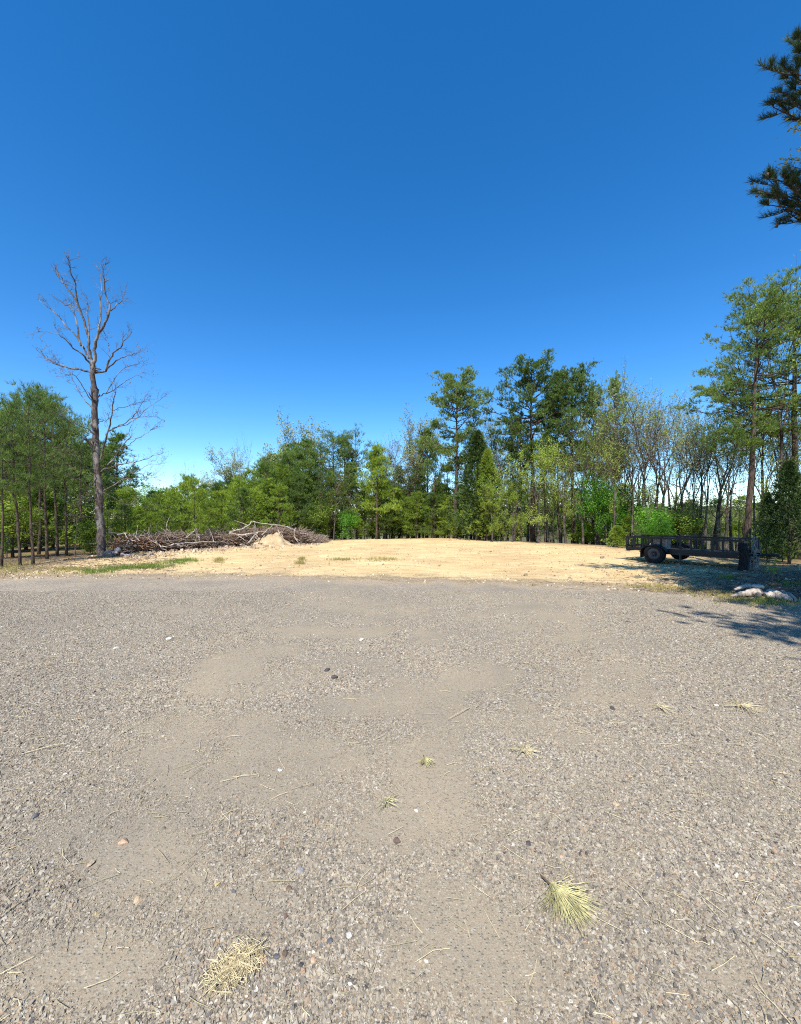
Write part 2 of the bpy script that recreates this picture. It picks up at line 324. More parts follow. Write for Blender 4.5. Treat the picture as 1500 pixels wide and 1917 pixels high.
# ------------------------------------------------------------------ gravel chips
def chips(N_try, ylo, yhi, smean, seed, grit=False):
    r = np.random.default_rng(seed)
    y = r.uniform(ylo, yhi, N_try); x = r.uniform(-1, 1, N_try) * (yhi * 1.12 + 2.2)
    keep = (np.abs(x) < y * 1.12 + 2.2) & ((np.abs(x) < y * 1.06 + 0.1) & (y > 0.9) | (r.random(N_try) < 0.5))
    x, y = x[keep], y[keep]
    dd = dust(x, y); keep = r.random(len(x)) < ((0.92 - dd * 0.86) if not grit else (0.55 - 0.40 * dd))
    keep &= (y - edge_y(np.clip(x / y, -1.4, 1.4))) < r.normal(-0.2, 0.7, len(x))
    keep0 = keep; x, y = x[keep], y[keep]; n = len(x)
    s = smean * np.exp(r.normal(0, 0.42, n)) * (1.25 - 0.7 * dd[keep0]); s = np.clip(s, 0.0025, 0.02)
    c = np.array([(-1, -1, -1), (1, -1, -1), (1, 1, -1), (-1, 1, -1), (-1, -1, 1), (1, -1, 1), (1, 1, 1), (-1, 1, 1)], float)
    V = c[None] * np.array([1, 0.75, 0.5]) * 0.5 + r.normal(0, 0.16, (n, 8, 3))
    V[:, 4:, :2] *= 0.72
    a = r.uniform(0, 2 * math.pi, n); ca, sa = np.cos(a), np.sin(a)
    b = r.normal(0, 0.35, n); cb, sb = np.cos(b), np.sin(b)
    X, Y, Z = V[..., 0], V[..., 1], V[..., 2]
    Y2 = Y * cb[:, None] - Z * sb[:, None]; Z2 = Y * sb[:, None] + Z * cb[:, None]
    X3 = X * ca[:, None] - Y2 * sa[:, None]; Y3 = X * sa[:, None] + Y2 * ca[:, None]
    W = np.stack([X3, Y3, Z2], -1) * s[:, None, None]
    z0 = height(x, y) + s * 0.06
    W += np.stack([x, y, z0], -1)[:, None]
    pal = np.array([(0.07, 0.066, 0.066), (0.17, 0.15, 0.135), (0.28, 0.245, 0.205), (0.42, 0.35, 0.265), (0.55, 0.47, 0.36), (0.47, 0.42, 0.35), (0.64, 0.57, 0.46), (0.22, 0.215, 0.21), (0.52, 0.33, 0.2), (0.80, 0.76, 0.68), (0.34, 0.23, 0.17), (0.6, 0.49, 0.27)])
    pr = np.array([.10, .12, .13, .14, .14, .12, .08, .06, .04, .035, .025, .01]); pr /= pr.sum()
    col = pal[r.choice(len(pal), n, p=pr)] * r.uniform(0.72, 1.12, (n, 1)) * (0.72 + 0.42 * fbm(x * 1.1, y * 1.1, 91))[:, None]
    kd = dd[keep0][:, None]; mixk = np.where(r.random((n, 1)) < 0.26, 0.0 + 0.45 * kd, 0.42 + 0.3 * kd); col = (col * (1 - mixk) + np.array([0.42, 0.355, 0.26]) * mixk) * 0.77 * np.array([0.99, 0.985, 0.94])
    i = (np.arange(n) * 8)[:, None, None]
    Q = (i + np.array([(4, 5, 6, 7), (0, 1, 5, 4), (1, 2, 6, 5), (2, 3, 7, 6), (3, 0, 4, 7)])[None]).reshape(-1, 4)
    return W.reshape(-1, 3), Q, np.repeat(col, 8, 0)
cm = M('stone_chip', 0.85, 0.25); cm.col(cm.mix(cm.mr(cm.noise(cm.pos(), 420, 2), 0.35, 0.65, 0, 0.25), cm.attr('Col', 0), (0.42, 0.37, 0.3))); MAT['chip'] = cm.m
V0, Q0, K0 = chips(900000, 0.1, 2.6, 0.0034, 3, True)
V1, Q1, K1 = chips(1080000, 0.1, 3.2, 0.0058, 1)
V2, Q2, K2 = chips(680000, 3.2, 8.5, 0.0088, 2)
me = mesh_from('gravel', np.concatenate([V1, V2, V0]), [np.concatenate([Q1, Q2 + len(V1), Q0 + len(V1) + len(V2)])], MAT['chip'], np.concatenate([K1, K2, K0]))
gravel_o = link('gravel', me); tag(gravel_o, 'loose grey and tan crushed stone chips covering the parking area', 'gravel', kind='stuff')

# ------------------------------------------------------------------ individual stones and litter on the gravel
def rock_me(name, sx, sy, sz, seed, mat, sub=3, rough=0.22):
    import bmesh
    bm = bmesh.new(); bmesh.ops.create_icosphere(bm, subdivisions=sub, radius=1)
    r = np.random.default_rng(seed); planes = r.normal(0, 1, (9, 3)); planes /= np.linalg.norm(planes, axis=1)[:, None]; dd = r.uniform(0.45, 0.82, 9)
    for v in bm.verts:
        p = np.array(v.co)
        for pl, d0 in zip(planes, dd):
            t = p @ pl
            if t > d0: p = p - pl * (t - d0) * 0.92
        p = p * (1 + rough * 0.3 * (float(fbm(np.array([p[0] * 2 + seed]), np.array([p[1] * 2 + p[2] * 1.7]), 41, 3)[0]) - 0.5))
        v.co = (p[0] * sx, p[1] * sy, p[2] * sz)
    me = bpy.data.meshes.new(name); bm.to_mesh(me); bm.free(); me.materials.append(mat); return me
def rock_mat(name, c): return simple(name, c, 0.85, 0.22, 30, 0.25, 0.5)
RC = {k: rock_mat('rock_' + k, c) for k, c in dict(black=(0.085, 0.08, 0.078), grey=(0.29, 0.28, 0.265), tan=(0.52, 0.39, 0.25), peach=(0.50, 0.33, 0.22), white=(0.60, 0.56, 0.48), yellow=(0.58, 0.45, 0.18), brown=(0.19, 0.13, 0.10), slate=(0.14, 0.14, 0.14)).items()}
STN = [(231, 1578, 26, 'peach', 'flat peach stone in the lower left gravel, larger than its neighbours'),
       (260, 1687, 24, 'tan', 'tan angular stone below the flat peach stone'),
       (180, 1712, 12, 'yellow', 'small yellow stone left of the tan angular stone'),
       (169, 1619, 20, 'tan', 'pale tan flat stone between the peach stone and the dusty patch'),
       (562, 1630, 18, 'grey', 'pale grey pointed stone slab lying in the gravel'),
       (540, 1664, 14, 'brown', 'dark brown triangular stone just below the grey pointed slab'),
       (407, 1656, 14, 'yellow', 'small orange yellow stone left of the grey pointed slab'),
       (437, 1670, 12, 'slate', 'small round blue black stone beside the orange yellow one'),
       (535, 1716, 14, 'brown', 'dark reddish brown chip above the straw patch'),
       (494, 1797, 24, 'peach', 'orange stone touching the black cube-like stone at the straw patch'),
       (517, 1793, 18, 'slate', 'black blocky stone beside the pile of yellow straw'),
       (534, 1788, 18, 'brown', 'brown flat stone right of the black blocky stone'),
       (472, 1790, 14, 'slate', 'dark grey stone poking out of the top of the straw patch'),
       (563, 1808, 13, 'black', 'round black pebble in a row right of the straw patch'),
       (587, 1798, 16, 'peach', 'pale orange pebble next to the round black pebble'),
       (617, 1764, 16, 'slate', 'dark slate chip near the white chip right of the straw'),
       (653, 1752, 15, 'white', 'white chip right of the straw patch and slate chip'),
       (218, 1215, 16, 'white', 'flat whitish stone far left in the gravel'),
       (317, 1197, 16, 'white', 'bright white flake of stone on the left half of the gravel'),
       (677, 1199, 13, 'white', 'white chip at the end of the small dusty patch'),
       (524, 1443, 14, 'white', 'round white pebble in the middle left gravel'),
       (780, 1518, 12, 'white', 'small white chip below the straw tuft in the centre'),
       (1153, 1507, 17, 'tan', 'cream coloured stone alone in the right hand gravel'),
       (990, 1580, 14, 'black', 'black pebble right of centre above the pine needle tuft'),
       (1052, 1604, 14, 'peach', 'half buried reddish stone above the pine needle tuft'),
       (744, 1576, 18, 'brown', 'dark flat chip near the centre of the lower gravel'),
       (627, 1269, 16, 'black', 'black curled scrap on the gravel, lower of the two'),
       (613, 1255, 15, 'black', 'black curled scrap on the gravel, upper of the two'),
       (1147, 1328, 14, 'black', 'dark chunk on the gravel right of the twig'),
       (1176, 1165, 10, 'black', 'small dark clod on the far gravel before the trailer'),
       (1298, 1378, 11, 'slate', 'dark blue grey pebble at the right among coarse gravel'),
       (1364, 1388, 12, 'black', 'black angular pebble nearest the right edge of the gravel'),
       (1342, 1322, 14, 'white', 'pale grey stone in the right hand gravel below the shade'),
       (1436, 1568, 14, 'tan', 'tan stone at the right edge of the lower gravel'),
       (65, 1530, 20, 'slate', 'blue grey stone at the left edge of the gravel'),
       (1045, 1762, 14, 'slate', 'blue grey flat pebble below the pine needle tuft'),
       (440, 1855, 14, 'grey', 'grey round stone at the lower rim of the straw patch'),
       (425, 1812, 15, 'grey', 'mauve grey stone in the middle of the straw patch')]
for k, (px, py, wpx, c, lab) in enumerate(STN):
    y = zrow(py); x = wx(px, y); s = wpx / PX * y * 0.5 / (1 + 0.25 * abs(x / y))
    me = rock_me('stone', s, s * 0.85, s * 0.5, 100 + k, RC[c], 2)
    o = link('stone', me, loc=(x, y, gz(x, y) + s * 0.2)); o.rotation_euler = (0.1, 0.1, k * 1.3); tag(o, lab, 'stone', 'single stones lying in the gravel')

def needles(name, mat, pts, label, cat, group=None, stuff=False, parent=None):
    b = Buf()
    for P_, r_ in pts: b.tube(P_, r_, 3, False)
    o = link(name, b.mesh(name, mat), parent)
    if label: tag(o, label, cat, group, 'stuff' if stuff else None)
    return o
MAT['straw'] = simple('straw', (0.60, 0.50, 0.29), 0.6, 0.2, 60)
MAT['tuft'] = simple('tuft', (0.52, 0.47, 0.22), 0.55, 0.3, 25)
MAT['dry_twig'] = simple('dry_twig', (0.16, 0.10, 0.06), 0.85, 0.2, 60)
# the fallen pine twig with its fan of yellow-green needles
def needle_fan(px, py, L, n, spread, az, seed, label, matn='tuft', stem=True, r0=0.0011):
    r = np.random.default_rng(seed); y0 = zrow(py); x0 = wx(px, y0); z0 = gz(x0, y0)
    root = empty('pine_needle_tuft', (x0, y0, z0)); tag(root, label, 'pine needles', 'tufts of fallen pine needles')
    pts = []
    for k in range(n):
        t = r.uniform(0, 1); a = az + r.normal(0, spread); l = L * r.uniform(0.65, 1.1)
        s0 = np.array([math.cos(az) * t * L * 0.45, math.sin(az) * t * L * 0.45, 0.014 + r.uniform(0, 0.02)])
        d = np.array([math.cos(a), math.sin(a), r.uniform(-0.02, 0.28)])
        bend = np.array([r.normal(0, 0.22), r.normal(0, 0.22), -0.22]); l *= (1 if r.random() < .8 else r.uniform(.4, 1.3))
        q = [s0 + d * l * f + bend * l * f * f * 0.6 for f in (0, 0.35, 0.7, 1)]
        for p in q: p[2] = max(p[2], 0.006)
        pts.append((q, [r0, r0, r0 * 0.8, r0 * 0.4]))
    needles('needles', MAT[matn], pts, None, None, parent=root)
    if stem:
        b = Buf(); b.tube([(-math.cos(az) * L * .35, -math.sin(az) * L * .35 + 0.02, 0.008), (-math.cos(az) * L * .12, -math.sin(az) * L * .12, 0.02), (0, 0, 0.02), (math.cos(az) * L * .5, math.sin(az) * L * .5, 0.02)], [0.003, 0.004, 0.004, 0.002], 6)
        link('twig', b.mesh('twig', MAT['dry_twig']), root)
needle_fan(1030, 1664, 0.135, 330, 0.62, R(-62), 5, 'large fan of yellow green pine needles fallen on the gravel, still on its twig')
needle_fan(795, 1424, 0.07, 60, 0.5, R(-80), 6, 'small fan of yellow pine needles lying in the centre of the gravel', r0=0.0018)
needle_fan(722, 1503, 0.07, 22, 0.9, R(-80), 8, 'sparse faded pine needle tuft below the small yellow fan', stem=False, r0=0.0013)
needle_fan(1228, 1328, 0.10, 34, 1.2, R(-20), 9, 'orange brown needle tuft on the right hand gravel', 'straw', False, 0.0016)
needle_fan(1380, 1326, 0.14, 60, 1.5, R(0), 10, 'wide pale straw tuft farther right on the gravel', 'straw', False, 0.0018)
needle_fan(978, 1412, 0.10, 50, 1.6, R(0), 11, 'thin scatter of tan needles right of the centre tuft', 'straw', False, 0.0014)
# a patch of yellow straw by the black stone
r = np.random.default_rng(12); y0 = zrow(1815); x0 = wx(438, y0); pts = []
for k in range(460):
    q = r.normal(0, 1, 2); q = q / max(1, np.hypot(*q) / 2.2)
    c = np.array([x0 + q[0] * 0.038 + 0.012 * q[1], y0 + q[1] * 0.036, 0.006 + r.uniform(0, 0.015)]); a = r.uniform(0, 6.28); l = r.uniform(0.012, 0.036)
    d = np.array([math.cos(a), math.sin(a), r.normal(0, 0.12)]) * l
    mid = c + np.array([r.normal(0, 0.004), r.normal(0, 0.004), 0.004]); pts.append(([c - d, mid, c + d], 0.0009))
needles('straw_patch', MAT['straw'], pts, 'matted patch of pale yellow straw beside the black blocky stone', 'straw', stuff=True)
# single needles strewn everywhere
pts = []
for k in range(2600):
    y = 0.95 + 9 * r.random() ** 1.4; x = r.uniform(-1.05, 1.05) * y
    if r.random() > 0.25 + 0.75 * float(vnoise(np.array([x * 0.9]), np.array([y * 0.9]), 77)[0]) ** 2: continue
    a = r.uniform(0, 6.28); l = r.uniform(0.02, 0.07); z = gz(x, y) + 0.008; c = np.array([x, y, z])
    d = np.array([math.cos(a), math.sin(a), r.normal(0, 0.05)]) * l
    pts.append(([c - d, c + (r.normal(0, 0.006), r.normal(0, 0.006), 0.003), c + d], 0.0009 + 0.0001 * y))
needles('loose_needles', MAT['straw'], pts, 'single dry pine needles strewn over the gravel', 'pine needles', stuff=True)
# bigger dry grass stalks on the left
for (a, b_, c_, d_, lab) in [(400, 1380, 560, 1335, 'long dry straw stalk lying across the left gravel'), (880, 1327, 838, 1352, 'bent orange brown twig lying on the gravel right of the dusty patch'), (40, 1415, 130, 1396, 'thin straw stalk on the gravel near the left edge')]:
    (ya, yb) = zrow(b_), zrow(d_); pa = np.array([wx(a if a < c_ else a, ya) if False else wx(a - 180 if a == 400 else a, ya), ya, 0.012]); pb = np.array([wx(c_ - 270 if c_ == 560 else c_, yb), yb, 0.02])
    mid = (pa + pb) / 2 + np.array([0.03, 0.02, 0.01]); bb = Buf(); bb.tube([pa, mid, pb], [0.0025, 0.0025, 0.0015], 5)
    tag(link('straw_stalk', bb.mesh('straw_stalk', MAT['straw'])), lab, 'straw stalk')

# ------------------------------------------------------------------ tree kinds
def unit(v): return v / (np.linalg.norm(v) + 1e-9)
def perp_rot(r, d, ang, az=None):
    d = unit(d); a = np.array([0, 0, 1.0]) if abs(d[2]) < 0.9 else np.array([1.0, 0, 0])
    u = unit(np.cross(d, a)); v = np.cross(d, u); az = r.uniform(0, 2 * math.pi) if az is None else az
    return unit(d * math.cos(ang) + (u * math.cos(az) + v * math.sin(az)) * math.sin(ang))

def tufts(P, D, n, L, wd, spread, r):
    """needle bundles: n thin triangles at each point of P along D"""
    N = len(P); P = np.repeat(P, n, 0); D = np.repeat(D, n, 0) + r.normal(0, spread, (N * n, 3))
    D /= np.linalg.norm(D, axis=1)[:, None] + 1e-9
    s = np.cross(D, r.normal(0, 1, (N * n, 3))); s /= np.linalg.norm(s, axis=1)[:, None] + 1e-9
    l = L * r.uniform(0.7, 1.25, (N * n, 1))
    V = np.stack([P - s * wd, P + s * wd, P + D * l + s * wd * .35, P + D * l - s * wd * .35], 1).reshape(-1, 3)
    return V, np.arange(N * n * 4).reshape(-1, 4)
def leaves(P, n, rad, size, r, droop=0.0):
    N = len(P) * n; P = np.repeat(P, n, 0) + r.normal(0, rad, (N, 3))
    a = r.normal(0, 1, (N, 3)); a /= np.linalg.norm(a, axis=1)[:, None]; a[:, 2] *= 0.6
    b = np.cross(a, r.normal(0, 1, (N, 3))); b /= np.linalg.norm(b, axis=1)[:, None] + 1e-9
    s = size * r.uniform(0.6, 1.3, (N, 1)); a = a * s; b = b * s * 0.55
    V = np.stack([P - a, P + b, P + a, P - b], 1).reshape(-1, 3)
    return V, np.arange(N * 4).reshape(-1, 4)

def quadmesh(name, lst, mat):
    n = 0; Vs = []; Qs = []
    for V, Q in lst: Vs.append(V); Qs.append(Q + n); n += len(V)
    return mesh_from(name, np.concatenate(Vs), [np.concatenate(Qs)], mat)

def pine(seed, H, W, cb, r0, needle='pine_needle', profile='dome', dens=1.0, L=0.2, wd=0.012, whorl=0.34, stubs=10, lean=0.02, clump=0.30, perclump=9, nper=7, low=0.0):
    r = np.random.default_rng(seed); b = Buf(); TP = []; TD = []
    n = 14; t = np.linspace(0, 1, n); wob = np.cumsum(r.normal(0, lean, (n, 2)), 0) * H * 0.12
    tr = np.stack([wob[:, 0], wob[:, 1], t * H], 1); tr[0, :2] = 0
    rad = r0 * (1 - t) ** 0.75 * 0.93 + r0 * 0.07 + r0 * 0.35 * np.exp(-t * 30)
    tr[0, 2] = -0.35
    b.tube(tr, rad, 9, True, jag=0.06)
    at = lambda h: np.array([np.interp(h, tr[:, 2], tr[:, k]) for k in range(3)])
    h = H * cb
    while h < H * 0.985:
        q = (h - H * cb) / (H * (1 - cb))
        if profile == 'dome': prof = (0.55 + 0.45 * math.sin(min(1, q * 1.7) * math.pi / 2)) * math.sqrt(max(0, 1 - q ** 2.6)) if q > 0.12 else 0.5 + q
        elif profile == 'cone': prof = (1 - q) ** 0.8 * (0.6 + 0.4 * min(1, q * 5)) + 0.05
        else: prof = 0.6 * (1 - q) ** 0.5 + 0.1
        for k in range(r.integers(2, 5)):
            if r.random() < 0.12: continue
            bl = W * prof * r.uniform(0.55, 1.15) + 0.12
            az = r.uniform(0, 6.283); el = R(-8 + 55 * q ** 1.5 + r.normal(0, 9)) if profile != 'cone' else R(12 + 40 * q + r.normal(0, 7))
            d = np.array([math.cos(az) * math.cos(el), math.sin(az) * math.cos(el), math.sin(el)])
            p0 = at(min(h + r.uniform(-.1, .1), H * .99)); m = 5; f = np.linspace(0, 1, m)[:, None]
            kink = r.normal(0, 0.06, (m, 3)) * bl * f
            path = p0 + d * bl * f + np.array([0, 0, 0.22 * bl]) * f ** 2.2 + kink
            br = max(0.008, r0 * 0.30 * (bl / W) ** 0.8)
            b.tube(path, br * (1 - 0.75 * f[:, 0]), 4, False)
            ns = max(2, int(2 + bl * 3.2 * dens))
            for j in range(ns):
                fj = 1 - r.random() ** 1.5 * 0.72 if j else 1.0
                ps = np.array([np.interp(fj, f[:, 0], path[:, c]) for c in range(3)])
                dd = unit(d + np.array([r.normal(0, .8), r.normal(0, .8), r.normal(0.25, .3)])); sl = bl * r.uniform(0.12, 0.34) + 0.08
                pe = ps + dd * sl + np.array([0, 0, 0.12 * sl])
                if sl > 0.15: b.tube([ps, (ps + pe) / 2 + r.normal(0, .02, 3), pe], [br * .35, br * .25, br * .12], 3, False)
                nc = max(2, int(perclump * dens)); off = r.normal(0, 1, (nc, 3)) * np.array([clump, clump, clump * 0.5]) * min(1, 0.45 + bl / W)
                TP.append(pe + off * 0.6); TD.append(unit(dd * .6 + np.array([0, 0, .8])) * 0.8 + off * 0.9)
        h += whorl * (1 - 0.35 * q) * r.uniform(0.7, 1.3)
    TP.append(np.repeat(tr[-1:], 6, 0) + r.normal(0, .05, (6, 3))); TD.append(np.repeat([[0, 0, 1.0]], 6, 0))
    for k in range(stubs):
        h = H * r.uniform(max(0.12, low), cb); az = r.uniform(0, 6.283); l = W * r.uniform(0.15, 0.5)
        d = np.array([math.cos(az), math.sin(az), r.normal(0, .15)]); p0 = at(h)
        b.tube([p0, p0 + d * l * .5, p0 + d * l + (r.normal(0, .06), r.normal(0, .06), r.normal(0, .1))], [0.014, 0.010, 0.004], 3, False)
    TP = np.concatenate(TP); TD = np.concatenate(TD); TD /= np.linalg.norm(TD, axis=1)[:, None] + 1e-9
    V, Q = tufts(TP, TD, nper, L, wd, 0.45, r)
    bark = MAT['pine_bark']; Htop = float(np.percentile(V[:, 2], 99.85))
    return ('pine_tree' if H > 4 else 'young_pine', Htop, b.mesh('trunk', bark, True), quadmesh('crown', [(V, Q)], MAT[needle]))

def broad(seed, H, W, fork, r0, leaf='pale_leaf', lsize=0.07, nleaf=5, rad=0.12, levels=4, kids=4, up=0.35, stems=1, bark='oak_bark', name='oak_tree', vase=0.5, wigg=0.12, side=0.25):
    r = np.random.default_rng(seed); b = Buf(); tips = []
    def grow(p, d, L, rr, lvl):
        m = 5; path = [np.array(p, float)]; dd = unit(np.array(d, float))
        for k in range(m):
            dd = unit(dd + r.normal(0, wigg, 3) + np.array([0, 0, up * 0.16])); path.append(path[-1] + dd * L / m)
        path = np.array(path); rads = rr * np.linspace(1, 0.55 if lvl < levels else 0.3, m + 1)
        b.tube(path, rads, 8 if lvl == 0 else (5 if lvl == 1 else 3), False)
        if lvl >= levels: tips.append(path[2:]); return
        nk = kids if lvl else kids
        for k in range(nk):
            f = r.uniform(0.3 if lvl else 0.45, 1.0); i = min(m - 1, int(f * m)); q = path[i] + (path[i + 1] - path[i]) * (f * m - i)
            ang = R(r.uniform(28, 62)); grow(q, perp_rot(r, dd, ang) + np.array([0, 0, .18]), L * r.uniform(0.42, 0.72), rr * 0.42, lvl + 1)
        grow(path[-1], dd, L * r.uniform(0.6, 0.8), rr * 0.55, lvl + 1)
        if lvl < 2: grow(path[-1], perp_rot(r, dd, R(r.uniform(15, 32))), L * r.uniform(0.6, 0.85), rr * 0.5, lvl + 1)
    for s_ in range(stems):
        a = r.uniform(0, 6.283); tl = 0.05 if stems == 1 else 0.16
        d = np.array([math.cos(a) * tl, math.sin(a) * tl, 1.0]); m = 7
        path = [np.array([math.cos(a) * (stems - 1) * r0 * .8, math.sin(a) * (stems - 1) * r0 * .8, -0.3])]; dd = unit(d)
        hl = H * fork
        for k in range(m): dd = unit(dd + r.normal(0, .035, 3) * np.array([1, 1, .2]) + np.array([0, 0, .05])); path.append(path[-1] + dd * (hl + 0.3) / m)
        path = np.array(path); rads = r0 * (1 - 0.38 * np.linspace(0, 1, m + 1)); rads[0] *= 1.35
        b.tube(path, rads, 9, False, jag=0.07)
        nl = 3 + int(r.random() * 2); a0 = r.uniform(0, 6.283)
        for k in range(nl):
            ang = R(12 + 26 * vase + r.normal(0, 6)) if k else R(5)
            grow(path[-1], perp_rot(r, dd, ang, a0 + k * 6.283 / max(1, nl - 1)), (H - hl) * r.uniform(0.34, 0.46), rads[-1] * 0.62, 1)
        for k in range(int(side * 12)):
            f = r.uniform(0.45, 0.98); i = min(m - 1, int(f * m)); q = path[i]
            grow(q, perp_rot(r, dd, R(r.uniform(50, 75))), W * r.uniform(0.3, 0.55), rads[-1] * 0.35, max(2, levels - 2))
    T = np.concatenate(tips)
    # fit the spread to H, W
    allv = np.concatenate(b.V); sh = H / np.percentile(allv[:, 2], 99.9); hw = np.percentile(np.hypot(allv[:, 0], allv[:, 1]), 97); sw = min(1.6, W / hw)
    sc = np.array([sw, sw, sh])
    for k in range(len(b.V)):
        f = np.clip((b.V[k][:, 2:3]) / (H * fork + .01), 0, 1); b.V[k] = b.V[k] * np.concatenate([1 + (sw - 1) * f, 1 + (sw - 1) * f, np.full_like(f, sh)], 1)
    T = T * sc
    T = T[r.random(len(T)) < 0.9]
    V, Q = leaves(T, nleaf, rad, lsize, r)
    return (name, H, b.mesh('trunk', MAT[bark], True), quadmesh('crown', [(V, Q)], MAT[leaf]))

def cedar(seed, H, W, mat='cedar_leaf', name='cedar_tree', dens=1.0, open_=0.0):
    r = np.random.default_rng(seed); b = Buf(); b.tube([(0, 0, -.3), (0.02, 0, H * .5), (0, 0.02, H * .97)], [H * .016, H * .010, .01], 6, False)
    N = int(1500 * dens); q = r.random(N) ** 0.8; az = r.uniform(0, 6.283, N)
    lob = 0.75 + 0.35 * np.sin(az * 3 + q * 9 + seed) + 0.2 * np.sin(az * 5 - q * 17)
    rr = W * (1 - q) ** 0.65 * (0.35 + 0.65 * np.minimum(1, q * 6 + 0.4)) * np.sqrt(r.uniform(0.15, 1, N)) * lob
    P_ = np.stack([np.cos(az) * rr, np.sin(az) * rr, 0.04 * H + q * H * .97 + rr * 0.15], 1)
    D_ = np.stack([np.cos(az), np.sin(az), np.full(N, 0.8)], 1) + r.normal(0, .3, (N, 3))
    V, Q = tufts(P_, D_, 9, 0.17, 0.016, 0.6, r)
    for k in range(50):
        j = r.integers(0, N); z = P_[j, 2]; b.tube([(0, 0, max(.1, z - rr[j] * .6)), P_[j]], [.012, .004], 3, False)
    return (name, H, b.mesh('trunk', MAT['pine_bark'], True), quadmesh('crown', [(V, Q)], MAT[mat]))

K = {}
for i in range(3): K['tall', i] = pine(11 + i, 14, 3.0, 0.45, 0.21, profile='dome', dens=0.95, L=0.19, wd=0.018, perclump=13, nper=8, whorl=0.36, clump=0.27)
for i in range(3): K['pole', i] = pine(21 + i, 7, 1.05, 0.46, 0.07, profile='dome', dens=0.72, L=0.20, wd=0.007, perclump=6, nper=9, whorl=0.25, clump=0.2, stubs=26)
for i in range(3): K['mid', i] = pine(31 + i, 8, 1.7, 0.28, 0.10, needle='pine_needle' if i else 'young_needle', profile='cone', dens=1.0, L=0.2, wd=0.014, perclump=8, nper=7, whorl=0.32, clump=0.28, stubs=12)
for i in range(4): K['young', i] = pine(41 + i, 4.5, 1.25, 0.06, 0.05, needle='pine_needle' if i == 1 else 'young_needle', profile='cone', dens=0.9, L=0.19, wd=0.010, perclump=6, nper=8, whorl=0.27, clump=0.2, stubs=0)
K['near', 0] = pine(18, 12, 2.7, 0.45, 0.145, dens=1.0, L=0.16, wd=0.009, perclump=12, nper=10, whorl=0.36, clump=0.22, lean=.012)
K['near', 1] = pine(19, 12, 2.7, 0.5, 0.15, dens=1.0, L=0.16, wd=0.009, perclump=12, nper=10, whorl=0.36, clump=0.22, lean=.012)
K['high', 0] = pine(15, 14, 2.9, 0.6, 0.2, dens=1.35, L=0.22, wd=0.03, perclump=11, nper=7, whorl=0.26, clump=0.38)
K['shade', 0] = pine(16, 10, 2.6, 0.5, 0.2, dens=1.5, L=0.22, wd=0.032, perclump=11, nper=7, whorl=0.22, clump=0.4)
K['pale', 0] = broad(51, 9, 3.0, 0.34, 0.13, 'pale_leaf', 0.075, 4, 0.12)
K['pale', 1] = broad(52, 9, 2.6, 0.42, 0.12, 'pale_leaf', 0.07, 3, 0.12)
K['sparse', 0] = broad(53, 10, 2.6, 0.32, 0.15, 'pale_leaf', 0.055, 1, 0.08, kids=3, wigg=.2, vase=.35)
K['sparse', 1] = broad(54, 10, 2.7, 0.36, 0.16, 'yellow_leaf', 0.055, 2, 0.08, kids=3, wigg=.2, vase=.4)
K['sparse', 2] = broad(55, 10, 2.4, 0.38, 0.13, 'bud', 0.045, 1, 0.06, kids=3, wigg=.2, vase=.35)
K['sparse', 3] = broad(57, 10, 2.8, 0.28, 0.15, 'pale_leaf', 0.055, 2, 0.07, kids=3, wigg=.24, vase=.5)
K['leafy', 0] = broad(56, 8, 2.8, 0.34, 0.11, 'yellow_leaf', 0.062, 4, 0.09)
K['leafy', 1] = broad(57, 8, 2.4, 0.38, 0.10, 'olive_leaf', 0.06, 3, 0.09)
K['green', 0] = broad(58, 5, 2.0, 0.2, 0.07, 'green_leaf', 0.06, 4, 0.11)
K['green', 1] = broad(59, 5, 1.7, 0.15, 0.05, 'green_leaf', 0.055, 4, 0.11, stems=3)
K['under', 0] = broad(60, 3.2, 1.2, 0.2, 0.028, 'olive_leaf', 0.06, 6, 0.12, levels=3, stems=3, name='sapling')
K['under', 1] = broad(61, 3.2, 1.2, 0.2, 0.028, 'yellow_leaf', 0.06, 5, 0.12, levels=3, stems=2, name='sapling')
K['under', 2] = broad(62, 3.2, 1.2, 0.2, 0.028, 'green_leaf', 0.06, 5, 0.12, levels=3, stems=3, name='sapling')
K['snag', 0] = broad(63, 7, 1.3, 0.5, 0.06, 'bud', 0.03, 1, 0.05, levels=3, bark='grey_twig', name='bare_tree')
K['snag', 1] = broad(64, 7, 1.0, 0.6, 0.05, 'bud', 0.03, 1, 0.05, levels=3, bark='oak_bark', name='bare_tree')
K['cedar', 0] = cedar(71, 5, 1.4); K['cedar', 1] = cedar(72, 5, 1.2, 'olive_leaf')
K['bush', 0] = cedar(73, 1.6, 0.9, 'young_needle', 'shrub', 0.5); K['bush', 1] = cedar(74, 1.6, 0.9, 'olive_leaf', 'shrub', 0.4)

